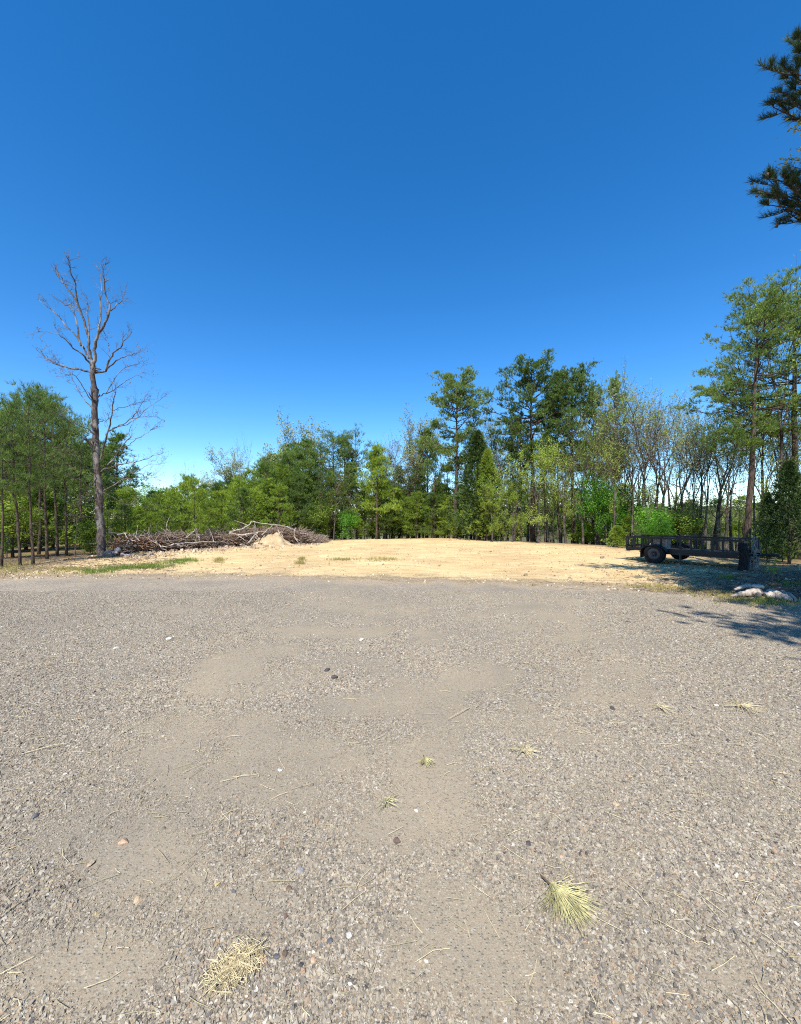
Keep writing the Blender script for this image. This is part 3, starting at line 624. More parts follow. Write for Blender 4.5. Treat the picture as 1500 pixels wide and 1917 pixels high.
CAT = {'pine_tree': 'pine tree', 'young_pine': 'pine tree', 'oak_tree': 'tree', 'sapling': 'sapling', 'bare_tree': 'bare tree', 'cedar_tree': 'cedar tree', 'shrub': 'shrub'}
pr = np.random.default_rng(99)
def place(kind, px, y, top=None, H=None, label='', group=None, wide=1.0, lean=0.0, rz=None, x=None):
    """stands a tree of a kind on the ground at distance y; its height runs to a row of the photograph or is given in metres"""
    name, H0, tm, cmesh = K[kind]
    x = wx(px, y) if x is None else x; z = gz(x, y)
    if H is None: H = EYE + (HY - top) / PX * y - z
    root = empty(name, (x, y, z)); k = H / H0; root.scale = (k * wide, k * wide, k)
    rz = pr.uniform(0, 6.283) if rz is None else rz
    root.rotation_euler = (Matrix.Rotation(lean, 3, 'Y') @ Matrix.Rotation(rz, 3, 'Z')).to_euler()
    link('trunk', tm, root); link('crown', cmesh, root)
    return tag(root, label, CAT[name], group)
# --- left stand of pole pines
G = 'pole pines of the stand at the left'
for px, y, top, lab, kd, ln in [
    (36, 12.9, 742, 'slim dark pine trunk nearest the left edge, leaning slightly', 1, -0.05), (61, 12.9, 722, 'pole pine with the thickest bare trunk in the left stand', 0, -0.04),
    (88, 15.2, 716, 'dark trunked pine standing between the thick pole pine and the thin pair', 2, -0.02), (106, 16.5, 738, 'thin pole pine, left one of the pale thin pair', 1, -0.03),
    (124, 16.8, 760, 'thin pale trunked pole pine just left of the bare tree', 0, -0.03), (2, 12.6, 745, 'pine cut by the left edge of the photo', 2, 0.0),
    (150, 21, 765, 'pine rising behind the left branches of the bare tree', 1, 0.0), (72, 17.5, 712, 'tallest pine at the back of the left stand', 2, 0.0), (25, 16, 728, 'pine whose crown fills the corner behind the left edge trunks', 0, 0)]:
    place(('pole', kd), px, y, top + pr.uniform(-8, 22), label=lab, group=G, lean=ln, wide=.85)
for px, y, top, kd in [(-30, 14, 740, 1), (-60, 17, 730, 0), (10, 20, 735, 1), (48, 21, 720, 0), (98, 22, 722, 1), (125, 24, 760, 2), (-20, 24, 735, 2), (70, 27, 718, 1), (104, 30, 750, 0), (20, 30, 735, 0)]:
    place(('pole', kd), px, y, top + pr.uniform(-8, 45), label='background pine filling the gaps between the trunks of the left stand', group='background pines of the left stand', wide=.95)
for k in range(22):
    px = pr.uniform(-60, 215); y = pr.uniform(15.5, 28) + (px < 60) * -1
    kk = [('under', 0), ('under', 1), ('bush', 1), ('snag', 0), ('young', 1)][k % 5]
    place(kk, px, y, H=pr.uniform(1.6, 3.4), label={'u': 'leafy undergrowth sapling among the trunks of the left stand', 'b': 'low olive shrub among the trunks of the left stand', 's': 'dead grey sapling pole among the trunks of the left stand', 'y': 'small young pine growing under the left stand'}[kk[0][0]], group='undergrowth of the left stand')
for k in range(16):
    place(('mid', 1 + k % 2), -40 + k * 17 + pr.uniform(-6, 6), pr.uniform(30, 40), pr.uniform(800, 862), label='background pine far back behind the left stand', group='far pines behind the left stand', wide=1.0)
# --- low band of young pines behind the brush pile
cnt = 0
for row, (y0, tp) in enumerate([(20.5, 0), (24, 0), (28, 0), (33, 0)]):
    for k in range(14):
        px = 205 + k * 27 + pr.uniform(-10, 10) + row * 6
        tb = np.interp(px, [200, 300, 360, 420, 480, 540, 600], [915, 918, 905, 902, 880, 850, 900]) + pr.uniform(-12, 14)
        yy = y0 + pr.uniform(-1, 1.5) + (px - 200) / 400 * 6
        place(('young', (k + row) % 4), px, yy, tb + [26, 10, 2, -6][row] + pr.uniform(-8, 8), label=['bushy young pine in the front row right behind the brush pile', 'young pine in the middle of the low green band behind the brush', 'young pine at the back of the low green band', 'distant young pine whose tip edges the low green band against the sky'][row], group='young pines of the low band behind the brush pile', wide=1.18)
place(('young', 0), 363, 20.5, 893, label='slim grey stemmed young pine standing alone above the middle of the brush pile', group=None, wide=0.9)
# --- deciduous tops behind the band
for kk, px, y, top, lab, wd in [(('sparse', 2), 235, 42, 893, 'pale bare twiggy treetop right of the bare tree', 1), (('green', 0), 298, 40, 900, 'rounded light green treetop over the young pine band', .9), (('sparse', 0), 335, 38, 858, 'sparse pale tree left of the slim grey young pine', .8),
    (('sparse', 0), 355, 40, 862, 'thin leafed tree with two upright sprays behind the slim young pine', .7), (('pale', 1), 425, 36, 838, 'pale green budding tree over the middle of the brush pile', .8), (('sparse', 2), 466, 40, 818, 'nearly bare brownish tree next to the pale green one', .8), (('pale', 0), 508, 38, 846, 'low pale tree before the spreading whitish tree', .9),
    (('pale', 0), 562, 40, 786, 'spreading whitish green tree over the right end of the brush pile', .9), (('sparse', 0), 590, 38, 795, 'thin upright tree beside the whitish spreading tree', .6), (('pale', 1), 250, 55, 905, 'far pale tree low on the skyline by the bare tree', 1.2), (('pale', 1), 395, 50, 880, 'far pale tree low on the skyline behind the pines', 1.1)]:
    place(kk, px, y, top, label=lab, wide=wd)
# --- centre left pines
for kk, px, y, top, lab, wd in [(('pole', 1), 551, 31, 822, 'dark pine behind the right end of the brush pile', 1), (('mid', 2), 572, 30, 818, 'pine with the forked top right of the spreading whitish tree', 1), (('pole', 2), 625, 31, 803, 'pine with a leaning top left of the pointed pair', 1.3), (('pole', 1), 668, 30, 796, 'pointed pine standing highest of the centre left clump', 1.1),
    (('mid', 0), 705, 29, 832, 'bright green cone shaped young pine right of the pointed pine', 1.05), (('young', 1), 500, 27, 862, 'tall bushy young pine at the right end of the low band', 1.2), (('young', 2), 530, 27.5, 866, 'bushy bright young pine beneath the whitish tree', 1.2), (('pole', 0), 598, 32, 828, 'slender pine between the forked pine and the leaning pine', 1.1), (('mid', 2), 645, 33, 818, 'shaded pine hidden behind the pointed pine', 1)]:
    place(kk, px, y, top, label=lab, wide=wd)
place(('snag', 0), 738, 33, 812, label='leafless forked tree in the gap between the bright cone pine and the tall pines', wide=1.6)
place(('sparse', 2), 720, 40, 815, label='purplish bare treetop behind the leafless forked tree', wide=.8)
place(('pale', 0), 775, 36, 778, label='pale leafed tree left of the tall round crowned pine', wide=.7)
place(('sparse', 0), 800, 37, 772, label='upright pale twigged tree touching the tall round crowned pine', wide=.7)
place(('mid', 2), 800, 35, 800, label='dark pine at the left foot of the tall round crowned pine', wide=.9)
# --- the tall pines
for kk, px, y, top, lab, wd, rz in [(('tall', 0), 852, 31, 696, 'tall round crowned pine standing apart left of the main tall group', .95, .3), (('tall', 1), 998, 29, 668, 'tallest broad crowned pine left in the main group', 1.05, 1.1), (('tall', 2), 1046, 31, 706, 'shorter pine squeezed between the two broad crowns', .5, 2.2), (('tall', 0), 1074, 29, 684, 'second tall pine of the main group, dense to its tip', .8, 2.9),
    (('tall', 1), 968, 32, 770, 'pine behind the left side of the tallest broad crown', .5, 4), (('tall', 2), 1112, 31, 722, 'narrow pine at the right rim of the main group', .5, 4.4)]:
    place(kk, px, y, top, label=lab, wide=wd, rz=rz)
place(('sparse', 1), 1148, 27, 682, label='tall tree of brownish olive young leaves right of the tall pines', wide=.6)
place(('tall', 2), 1150, 28.5, 700, label='pine tangled with the brownish olive tree', wide=.42, rz=1)
place(('leafy', 1), 1140, 26.5, 790, label='olive leafed tree in front of the pine at the right rim of the main group', wide=.6)
place(('sparse', 2), 1132, 33, 690, label='fine bare twigged top rising behind the olive tree', wide=.6)
place(('sparse', 1), 925, 33, 735, label='thin leafed tree filling the gap between the two tall pine crowns', wide=.5)
place(('sparse', 0), 912, 35, 745, label='thin pale tree just right of the round crowned pine', wide=.5)
place(('cedar', 0), 893, 28, 812, label='dense dark conical tree between the tall pines', wide=1.1)
place(('cedar', 1), 912, 27.5, 845, label='olive conical tree right of the dark dense one', wide=1.1)
# --- yellow-green trees before the main group
for kk, px, y, top, lab, wd in [(('leafy', 0), 1008, 25, 808, 'yellow green tree in front of the tallest pine trunk', .75), (('sparse', 1), 1060, 24.5, 826, 'yellow green tree right of the tallest pine trunk', .8), (('leafy', 1), 960, 26, 880, 'low yellowish tree left of the tallest pine trunk', .85), (('leafy', 0), 922, 26, 890, 'low orange tinted leafy tree by the dark conical tree', .7), (('sparse', 1), 1092, 25, 790, 'olive tree before the second tall pine', .7),
    (('green', 0), 1122, 24.5, 872, 'bright fresh green tree at the right of the main group', .8), (('green', 1), 1150, 25.5, 915, 'low bright green tree just left of the trailer', .8), (('green', 0), 1180, 26, 905, 'soft green tree behind the left end of the trailer', .8), (('green', 1), 1235, 19.5, 968, 'low bright green sapling seen over the trailer rail', 1.3), (('leafy', 1), 1045, 26, 880, 'shaded olive tree under the tall pines', .8)]:
    place(kk, px, y, top, label=lab, wide=wd)
# --- right hand deciduous trees
for kk, px, y, top, lab, wd, ln in [(('sparse', 1), 1206, 22.5, 705, 'tall twisted oak with few leaves standing over the left end of the trailer', 1.0, 0), (('sparse', 3), 1182, 25, 705, 'slender grey oak left of the twisted oak', .8, .03), (('sparse', 3), 1240, 24, 702, 'slender grey oak right of the twisted oak', .9, .02), (('sparse', 2), 1254, 21.5, 752, 'short forked grey oak behind the wooden box', 1.0, -.03), (('sparse', 1), 1268, 21, 770, 'dark forked oak just right of the short forked grey oak', .9, 0),
    (('sparse', 3), 1302, 20, 765, 'thin dark trunked oak, leftmost of the four over the trailer deck', .8, -.04), (('sparse', 1), 1310, 21.5, 752, 'curved oak, second of the four over the trailer deck', .8, .02), (('sparse', 3), 1320, 20, 745, 'straight dark oak, third of the four over the trailer deck', .75, .04), (('sparse', 1), 1335, 20.5, 730, 'smooth straight oak, fourth of the four over the trailer deck', .9, .03),
    (('sparse', 2), 1372, 21, 770, 'slim double stemmed tree left of the big pine trunk', .9, .02), (('sparse', 0), 1383, 19, 790, 'thin grey pole beside the big pine trunk', .45, .0), (('sparse', 1), 1414, 18.5, 740, 'thin dark tree just right of the big pine trunk', .5, 0), (('sparse', 1), 1447, 17, 700, 'twin trunked oak between the big pine and the dark cedar', .8, .02), (('sparse', 2), 1460, 17.5, 735, 'right leaning stem beside the twin trunked oak', .6, .08), (('sparse', 0), 1480, 18, 720, 'pale twigged tree at the right edge behind the dark cedar', .7, 0)]:
    place(kk, px, y, top, label=lab, wide=wd, lean=ln)
# the big pine by the trailer
place(('near', 0), 1400, 15.6, 545, label='big pine with the thick reddish trunk rising behind the right end of the trailer', wide=1.1, lean=0.04, rz=3.6)
place(('near', 1), 1490, 16.5, 500, label='large dark pine crown at the right edge behind the big pine', wide=1.1, rz=2)
place(('sparse', 1), 1462, 15.8, 500, label='tall yellow green leafed tree mixed into the big pine crown', wide=.5)
place(('sparse', 1), 1430, 16.3, 600, label='yellow green leafed tree against the big pine trunk', wide=.5)
place(('cedar', 0), 1478, 13.6, 868, label='dark dense cedar at the right edge beyond the weathered logs', wide=.95)
place(('cedar', 0), 1437, 14.2, 925, label='shadowed cedar between the stump and the dark dense cedar', wide=.9)
place(('leafy', 1), 1505, 14.5, 850, label='light olive leafy tree cut by the right edge', wide=.8)
for k, (px, y, top, kd, ln) in enumerate([(1196, 26, 745, 3, -.02), (1222, 27, 735, 1, .03), (1262, 25, 760, 3, .02), (1284, 24, 790, 2, -.03), (1290, 27, 775, 0, .0), (1345, 24, 760, 3, .03), (1358, 26, 780, 1, -.02), (1428, 21, 745, 3, .04), (1470, 20, 765, 1, 0), (1495, 19, 740, 3, 0), (1165, 28, 735, 2, 0), (765, 34, 820, 3, 0), (820, 36, 800, 2, 0), (940, 34, 760, 3, 0), (1025, 30, 790, 2, .02), (1098, 28, 770, 3, -.02)]):
    place(('sparse', kd), px, y, top, label='thin crooked dark stemmed tree filling the rank at the back', group='thin trees at the back of the right rank', wide=.85, lean=ln)
# undergrowth along the edge of the pad
lab_u = {('under', 0): 'olive leafed sapling in the undergrowth line behind the dirt pad', ('under', 1): 'yellow leafed sapling in the undergrowth line behind the dirt pad', ('under', 2): 'bright green sapling in the undergrowth line behind the dirt pad', ('bush', 0): 'low bright shrub at the back edge of the dirt pad', ('bush', 1): 'low olive shrub at the back edge of the dirt pad', ('snag', 0): 'grey leafless pole in the undergrowth line', ('snag', 1): 'dark leafless pole in the undergrowth line', ('young', 3): 'small young pine in the undergrowth line', ('young', 0): 'small bushy pine in the undergrowth line'}
for k in range(88):
    px = 590 + (k * 10.4) + pr.uniform(-6, 6); u = (px - 750) / PX
    cy = float(crest_y(np.array([u]))[0]); y = cy + pr.uniform(0.8, 5.5)
    kk = [('under', 0), ('snag', 1), ('young', 3), ('under', 1), ('bush', 0), ('under', 2), ('snag', 1), ('young', 0), ('under', 0), ('snag', 1), ('bush', 1)][k % 11]
    if 690 < px < 900 and k % 2: kk = ('young', 3)
    if px > 890 and kk[0] in ('bush', 'under', 'young') and k % 3: continue
    h = pr.uniform(1.3, 2.8) if kk[0] != 'snag' else pr.uniform(4, 6.5)
    if kk[0] == 'bush': h = pr.uniform(0.9, 1.6)
    if px > 1160 and kk[0] != 'bush': h = min(h, 2.3)
    place(kk, px, y, H=h, label=lab_u[kk], group='undergrowth along the back of the dirt pad', wide=1.1)
for k in range(16):
    px = 700 + k * 12 + pr.uniform(-5, 5); u = (px - 750) / PX; y = float(crest_y(np.array([u]))[0]) + pr.uniform(1, 5)
    place(('young', k % 4), px, y, pr.uniform(895, 935), label='lime green young pine in the thicket below the tall round crowned pine', group='lime green young pines in the centre', wide=1.3)
# slender trunks standing close together under the main group
for k in range(28):
    px = 872 + k * 11.6 + pr.uniform(-4, 4); u = (px - 750) / PX; y = float(crest_y(np.array([u]))[0]) + pr.uniform(1.5, 8)
    kk = [('sparse', 1), ('pole', k % 3), ('sparse', 3), ('sparse', 2)][k % 4]
    place(kk, px, y, pr.uniform(740, 860), label={'sparse': 'slender dark trunk with thin leafage in the close stand under the main pines', 'pole': 'slender pine pole in the close stand under the main pines', 'leafy': 'olive leafed pole in the close stand under the main pines'}[kk[0]], group='slender trunks under the main pine group', wide=.6)
for k in range(22):
    px = 560 + k * 14 + pr.uniform(-6, 6); u = (px - 750) / PX; y = float(crest_y(np.array([u]))[0]) + pr.uniform(1.5, 8)
    kk = [('pole', k % 3), ('mid', k % 3), ('sparse', 2)][k % 3]
    place(kk, px, y, pr.uniform(840, 900), label={'sparse': 'thin bare trunk among the pines in the centre', 'pole': 'dark pine pole among the pines in the centre', 'mid': 'middle sized pine among the pines in the centre'}[kk[0]], group='trunks between the centre pines', wide=.9)
# wood farther down the slope
for k in range(50):
    px = 420 + k * 22 + pr.uniform(-9, 9); y = pr.uniform(38, 62)
    kk = [('mid', 1), ('pale', 0), ('mid', 2), ('leafy', 1), ('mid', 0)][k % 5]
    tp = pr.uniform(895, 935) if px < 1180 else pr.uniform(925, 955)
    place(kk, px, y, tp, label={'mid': 'background pine on the slope behind the tree line', 'pale': 'background pale leafed tree on the slope behind the tree line', 'leafy': 'background olive leafed tree on the slope behind the tree line'}[kk[0]], group='background trees down the slope', wide=1.5)
for k in range(34):
    px = 860 + k * 19 + pr.uniform(-7, 7); y = pr.uniform(62, 95)
    kk = [('mid', 1), ('leafy', 1), ('mid', 2), ('mid', 0)][k % 4]
    place(kk, px, y, pr.uniform(938, 956), label={'mid': 'far pine low on the horizon seen between the right hand trunks', 'leafy': 'far olive treetop low on the horizon between the right hand trunks'}[kk[0]], group='far trees beyond the right hand trunks', wide=2.2)
# woods around and behind the photographer's right, whose crowns shade the trailer and the gravel
place(('high', 0), 0, 2.2, H=13.8, x=7.4, label='pine outside the frame on the right that shades the trailer', wide=1.1, rz=1)
place(('high', 0), 0, 1.6, H=13.0, x=10.4, label='pine outside the frame farther back on the right', wide=1.1, rz=4)
place(('shade', 0), 0, -1.8, H=10.6, x=6.3, label='dense pine behind the photographer on the right that shades the gravel', wide=1.0, rz=2)
place(('shade', 0), 0, -1.4, H=10.6, x=8.9, label='dense pine behind the photographer farther out on the right', wide=1.1, rz=5)
# ------------------------------------------------------------------ the bare tree, limb by limb
def from_px(px, py, y): return np.array([wx(px, y), y, EYE + (HY - py) / PX * y])
def zoomp(X, Y, s=3.0425, ox=0, oy=460): return ox + X / s, oy + Y / s
BT = 16.6
bt_base = from_px(192, 1040, BT); bt_base[2] = gz(bt_base[0], BT)
btree = empty('bare_tree', bt_base); tag(btree, 'tall nearly leafless tree with grey branches standing alone left of the brush pile', 'bare tree')
LIMBS = [ # radius at start, end, depth drift, points in a zoomed tracing
 (.185, .095, 0, [(583, 1775), (578, 1700), (572, 1560), (565, 1400), (556, 1250), (548, 1100), (541, 950), (533, 800), (526, 720)]),
 (.085, .02, .4, [(526, 720), (512, 620), (507, 540), (480, 430), (440, 330), (400, 260), (350, 200), (315, 130)]),
 (.05, .012, -.5, [(470, 410), (440, 300), (425, 220), (400, 130), (382, 60)]),
 (.09, .02, -.3, [(530, 720), (538, 640), (540, 560), (575, 480), (600, 440), (630, 370), (605, 300), (592, 230), (590, 170)]),
 (.045, .01, .4, [(560, 490), (570, 400), (575, 310), (583, 210), (555, 120)]),
 (.035, .008, .5, [(630, 370), (680, 330), (710, 280)]), (.035, .01, 0, [(508, 600), (505, 450), (500, 340), (498, 300)]),
 (.055, .012, .6, [(526, 720), (440, 705), (350, 685), (270, 645), (225, 605)]), (.03, .008, .3, [(400, 700), (330, 670), (290, 655), (250, 640)]),
 (.05, .01, -.6, [(520, 680), (480, 620), (420, 590), (370, 530), (320, 500), (210, 490)]), (.05, .01, .8, [(505, 640), (460, 560), (440, 520), (380, 460), (310, 380), (260, 340), (205, 300)]),
 (.05, .01, .2, [(462, 570), (440, 480), (425, 380), (410, 330), (370, 340), (300, 280)]),
 (.06, .012, -.7, [(530, 725), (610, 715), (625, 640), (660, 600), (700, 560), (755, 490)]), (.04, .008, -.3, [(610, 700), (670, 645), (740, 620), (800, 600)]), (.02, .006, .2, [(625, 600), (610, 540), (590, 500)]),
 (.03, .006, .8, [(540, 860), (580, 850), (640, 830), (680, 800), (760, 745), (830, 715)]), (.028, .006, .4, [(600, 845), (640, 780), (690, 700), (780, 670), (820, 650)]),
 (.028, .006, -.5, [(535, 900), (490, 830), (450, 760), (410, 730), (370, 735)]), (.03, .006, .5, [(540, 940), (480, 880), (430, 800), (410, 760)]),
 (.055, .01, -.6, [(575, 1215), (600, 1120), (625, 1020), (640, 930), (650, 850), (670, 800)]), (.03, .006, .6, [(610, 1060), (700, 1020), (770, 960), (820, 890), (840, 830)]), (.028, .006, .1, [(640, 1040), (740, 1010), (830, 940), (940, 850)]), (.02, .005, .4, [(640, 940), (720, 915), (790, 895), (900, 870)]), (.02, .005, -.3, [(700, 1020), (760, 980), (830, 970), (900, 975)]),
 (.05, .01, .7, [(575, 1290), (620, 1240), (680, 1170), (730, 1100), (750, 1020)]), (.02, .005, .3, [(690, 1160), (760, 1110), (830, 1075), (860, 1045)]),
 (.04, .008, -.4, [(590, 1275), (660, 1255), (740, 1235), (800, 1225), (860, 1200), (935, 1175)]), (.03, .006, .3, [(590, 1395), (660, 1360), (720, 1310), (790, 1280), (850, 1240), (940, 1250)]), (.02, .005, .1, [(700, 1330), (800, 1315), (890, 1320)]),
 (.032, .006, .9, [(560, 1180), (520, 1110), (470, 1090), (400, 1050), (300, 1045), (230, 1040)]), (.03, .006, -.8, [(560, 1090), (500, 1040), (420, 1010), (350, 980), (300, 960)]),
 (.035, .006, -.9, [(565, 1310), (500, 1270), (430, 1200), (380, 1190), (340, 1160)]), (.04, .006, -.6, [(565, 1400), (480, 1350), (400, 1310), (340, 1290), (290, 1265)]),
 (.022, .005, .4, [(580, 1400), (620, 1420), (700, 1470), (790, 1480), (880, 1490)]), (.02, .005, -.5, [(560, 1560), (480, 1540), (430, 1560), (410, 1570)]), (.02, .005, -.5, [(570, 1490), (540, 1450), (480, 1450)]), (.018, .004, .5, [(585, 1450), (630, 1400), (680, 1350)]), (.016, .004, .5, [(555, 1000), (600, 1000), (650, 960)])]
b = Buf(); tipsP = []
lr = np.random.default_rng(5)
def twigs(path, rad, n, L, lvl=0):
    for k in range(n):
        f = lr.uniform(0.25, 1.0) * (len(path) - 1); i = min(len(path) - 2, int(f)); q = path[i] + (path[i + 1] - path[i]) * (f - i)
        d0 = unit(path[i + 1] - path[i]); d = unit(perp_rot(lr, d0, R(lr.uniform(25, 60))) + (0, 0, 0.25)); l = L * lr.uniform(.4, 1.1)
        pts = [q]
        for m in range(4): d = unit(d + lr.normal(0, .22, 3) + (0, 0, .06)); pts.append(pts[-1] + d * l / 4)
        pts = np.array(pts); b.tube(pts, np.linspace(rad, rad * .45, 5), 3, False)
        if lvl < 1: twigs(pts, rad * .6, 4, l * .55, lvl + 1)
        else: tipsP.append(pts[-2:])
for r0_, r1_, dr, pts in LIMBS:
    n = len(pts); q = []
    for i, (X, Y) in enumerate(pts):
        px, py = zoomp(X, Y); q.append(from_px(px, py, BT + dr * 2.0 * (i / (n - 1)) if n > 2 else BT) - bt_base)
    q = np.array(q)
    if r0_ > .2: q[0, 2] = -0.3
    t = np.linspace(0, 1, n); tt = np.linspace(0, 1, n * 3); q2 = np.stack([np.interp(tt, t, q[:, k]) for k in range(3)], 1)
    q2[1:-1] = (q2[:-2] + q2[1:-1] * 2 + q2[2:]) / 4
    if r0_ < .2: q2[2:] += lr.normal(0, 0.022, q2[2:].shape)
    rad = np.linspace(r0_, r1_, n * 3) * (.95 if r0_ > .15 else .78)
    if r0_ > .2: rad[0:3] *= [1.25, 1.12, 1.04]
    b.tube(q2, rad, 10 if r0_ > .2 else 5, False, jag=.08)
    if r0_ < .2: twigs(q2[2:], max(0.005, r1_ * .65), 10, 0.6)
link('trunk', b.mesh('trunk', MAT['dead_bark'], True), btree)
TP = np.concatenate(tipsP); TP = TP[lr.random(len(TP)) < .55]; V, Q = leaves(TP, 2, .04, .022, lr)
link('crown', quadmesh('crown', [(V, Q)], MAT['bud']), btree)

# ------------------------------------------------------------------ near pine at the right, only its outer branches in view
np_base = np.array([9.6, 7.8, gz(9.6, 7.8)]); npine = empty('pine_tree', np_base)
tag(npine, 'near pine whose dark needled branches with cones reach in at the upper right corner', 'pine tree')
b = Buf(); tz = np.linspace(0, 14, 12); b.tube(np.stack([np.zeros(12), np.zeros(12), tz - .3 * (tz == 0)], 1), .24 * (1 - tz / 15), 10, jag=.06)
TPn, TDn, cones = [], [], []
def near_branch(target, h0, nsub, seed):
    r = np.random.default_rng(seed); p0 = np.array([0, 0, h0]); p1 = np.array(target) - np_base; m = 7; f = np.linspace(0, 1, m)[:, None]
    path = p0 + (p1 - p0) * f + np.array([0, 0, -.18]) * np.sin(f * math.pi) + r.normal(0, .04, (m, 3)) * f
    b.tube(path, .035 * (1 - .8 * f[:, 0]), 5, False); d0 = unit(p1 - p0)
    for k in range(nsub):
        fk = .35 + .65 * (k + 1) / nsub; q = np.array([np.interp(fk, f[:, 0], path[:, c]) for c in range(3)])
        dd = unit(d0 * .7 + np.array([r.normal(0, .5), r.normal(0, .6), r.normal(.2, .3)])); l = r.uniform(.15, .42)
        if k == nsub - 1: l = .1
        e_ = q + dd * l; b.tube([q, (q + e_) / 2 + (0, 0, -.02), e_], [.012, .009, .006], 4, False)
        for s_ in np.linspace(.3, 1, 6):
            TPn.append(q + (e_ - q) * s_); TDn.append(dd * .8 + (0, 0, .7))
        if r.random() < .35: cones.append(e_ + np.array([r.normal(0, .05), 0, -.05]))
tgt = [((1421, 356, 7.6), 7.2), ((1432, 340, 7.9), 7.4), ((1445, 325, 7.3), 7.6), ((1440, 384, 7.5), 7.1), ((1475, 395, 7.6), 6.9), ((1465, 345, 7.2), 7.2), ((1485, 330, 7.7), 7.4), ((1455, 362, 8.1), 7.2),
       ((1450, 128, 7.6), 9.6), ((1468, 122, 7.3), 9.7), ((1480, 140, 7.8), 9.5), ((1450, 195, 7.6), 8.9), ((1462, 180, 7.4), 9.0), ((1480, 190, 7.8), 9.0), ((1492, 165, 7.5), 9.2), ((1485, 80, 7.6), 10.2), ((1497, 68, 7.5), 10.4), ((1495, 100, 7.4), 10.0), ((1498, 375, 7.6), 7.0)]
for k, ((px, py, y), h0) in enumerate(tgt): near_branch(from_px(px, py, y), h0, 9, 300 + k)
for k in range(34):       # the rest of the crown, out of the frame
    h = 6 + 8 * (k / 34); a = lr.uniform(-2.0, 0.6); l = lr.uniform(1.0, 2.2) * math.sqrt(max(.05, 1 - ((h - 6) / 8.2) ** 2.5))
    tg = np_base + np.array([math.cos(a) * l, math.sin(a) * l, h + .6]); near_branch(tg, h, 8, 400 + k)
link('trunk', b.mesh('trunk', MAT['pine_bark'], True), npine)
TPn = np.array(TPn); TDn = np.array(TDn); V, Q = tufts(TPn, TDn / np.linalg.norm(TDn, axis=1)[:, None], 26, .14, .0035, .42, lr)
MAT['near_needle'] = foliage_mat('near_needle', [(0.2, (0.045, 0.075, 0.03)), (0.5, (0.075, 0.125, 0.045)), (0.85, (0.13, 0.19, 0.06))], .2)
link('crown', quadmesh('crown', [(V, Q)], MAT['near_needle']), npine)
for c in cones[:24]:
    me = rock_me('cone', .03, .03, .045, 77, MAT['dry_twig'], 2); link('cone', me, npine, c)
# pale young leaves of a second tree mixed in
wt = np.array([10.4, 7.6, gz(10.4, 7.6)]); wtree = empty('oak_tree', wt); tag(wtree, 'tree whose pale whitish new leaves show between the near pine branches at upper right', 'tree')
b = Buf(); b.tube([(0, 0, -.3), (.1, 0, 4), (0, 0, 8), (.1, 0, 11)], [.12, .1, .07, .03], 8); tips_ = []
for (px, py, y, h0) in [(1478, 218, 7.7, 8.3), (1490, 228, 7.7, 8.4), (1480, 240, 7.7, 8.3), (1452, 312, 7.7, 7.4), (1462, 305, 7.7, 7.5), (1478, 298, 7.7, 7.6), (1490, 278, 7.7, 7.8), (1496, 240, 7.7, 8.4)]:
    p1 = from_px(px, py, y) - wt; p0 = np.array([0, 0, h0]); mid = (p0 + p1) / 2 + lr.normal(0, .1, 3); b.tube([p0, mid, p1], [.014, .01, .004], 4, False)
    for s_ in (.75, .85, .93, 1): tips_.append(mid + (p1 - mid) * s_)
for k in range(60):
    a = lr.uniform(-1.6, 1.6); l = lr.uniform(.8, 2.2); h = lr.uniform(4, 11); p0 = np.array([0, 0, h]); p1 = p0 + (math.cos(a) * l, math.sin(a) * l, .8); b.tube([p0, p1], [.02, .006], 4, False); tips_ += [p1, (p0 + p1 * 2) / 3]
link('trunk', b.mesh('trunk', MAT['oak_bark'], True), wtree)
V, Q = leaves(np.array(tips_), 6, .06, .04, lr); link('crown', quadmesh('crown', [(V, Q)], MAT['pale_leaf']), wtree)

# ------------------------------------------------------------------ utility trailer
MAT['black_paint'] = simple('black_paint', (0.012, 0.012, 0.014), 0.5, 0.3, 12, 0.4)
MAT['rubber'] = simple('rubber', (0.018, 0.018, 0.018), 0.85, 0.2, 20, 0.2)
MAT['rim'] = simple('rim', (0.05, 0.05, 0.055), 0.5, 0.2, 20, 0.4)
MAT['deck_wood'] = simple('deck_wood', (0.10, 0.08, 0.06), 0.85, 0.3, 14, 0.2)
MAT['box_wood'] = simple('box_wood', (0.36, 0.28, 0.22), 0.8, 0.25, 9, 0.2, 0.3)
MAT['amber'] = simple('amber', (0.55, 0.12, 0.02), 0.3, 0.05, 20, 0.5)
MAT['white_plastic'] = simple('white_plastic', (0.62, 0.64, 0.66), 0.5, 0.08, 9, 0.3)
TL, TRr = np.array([8.16, 14.5]), np.array([10.07, 11.8]); ax = TRr - TL; TLEN = float(np.hypot(*ax)); rz = math.atan2(ax[1], ax[0])
tz0 = gz(9, 13)
trailer = empty('utility_trailer', (TL[0], TL[1], tz0), rz); tag(trailer, 'black single axle utility trailer with low railing parked in the shade', 'trailer')
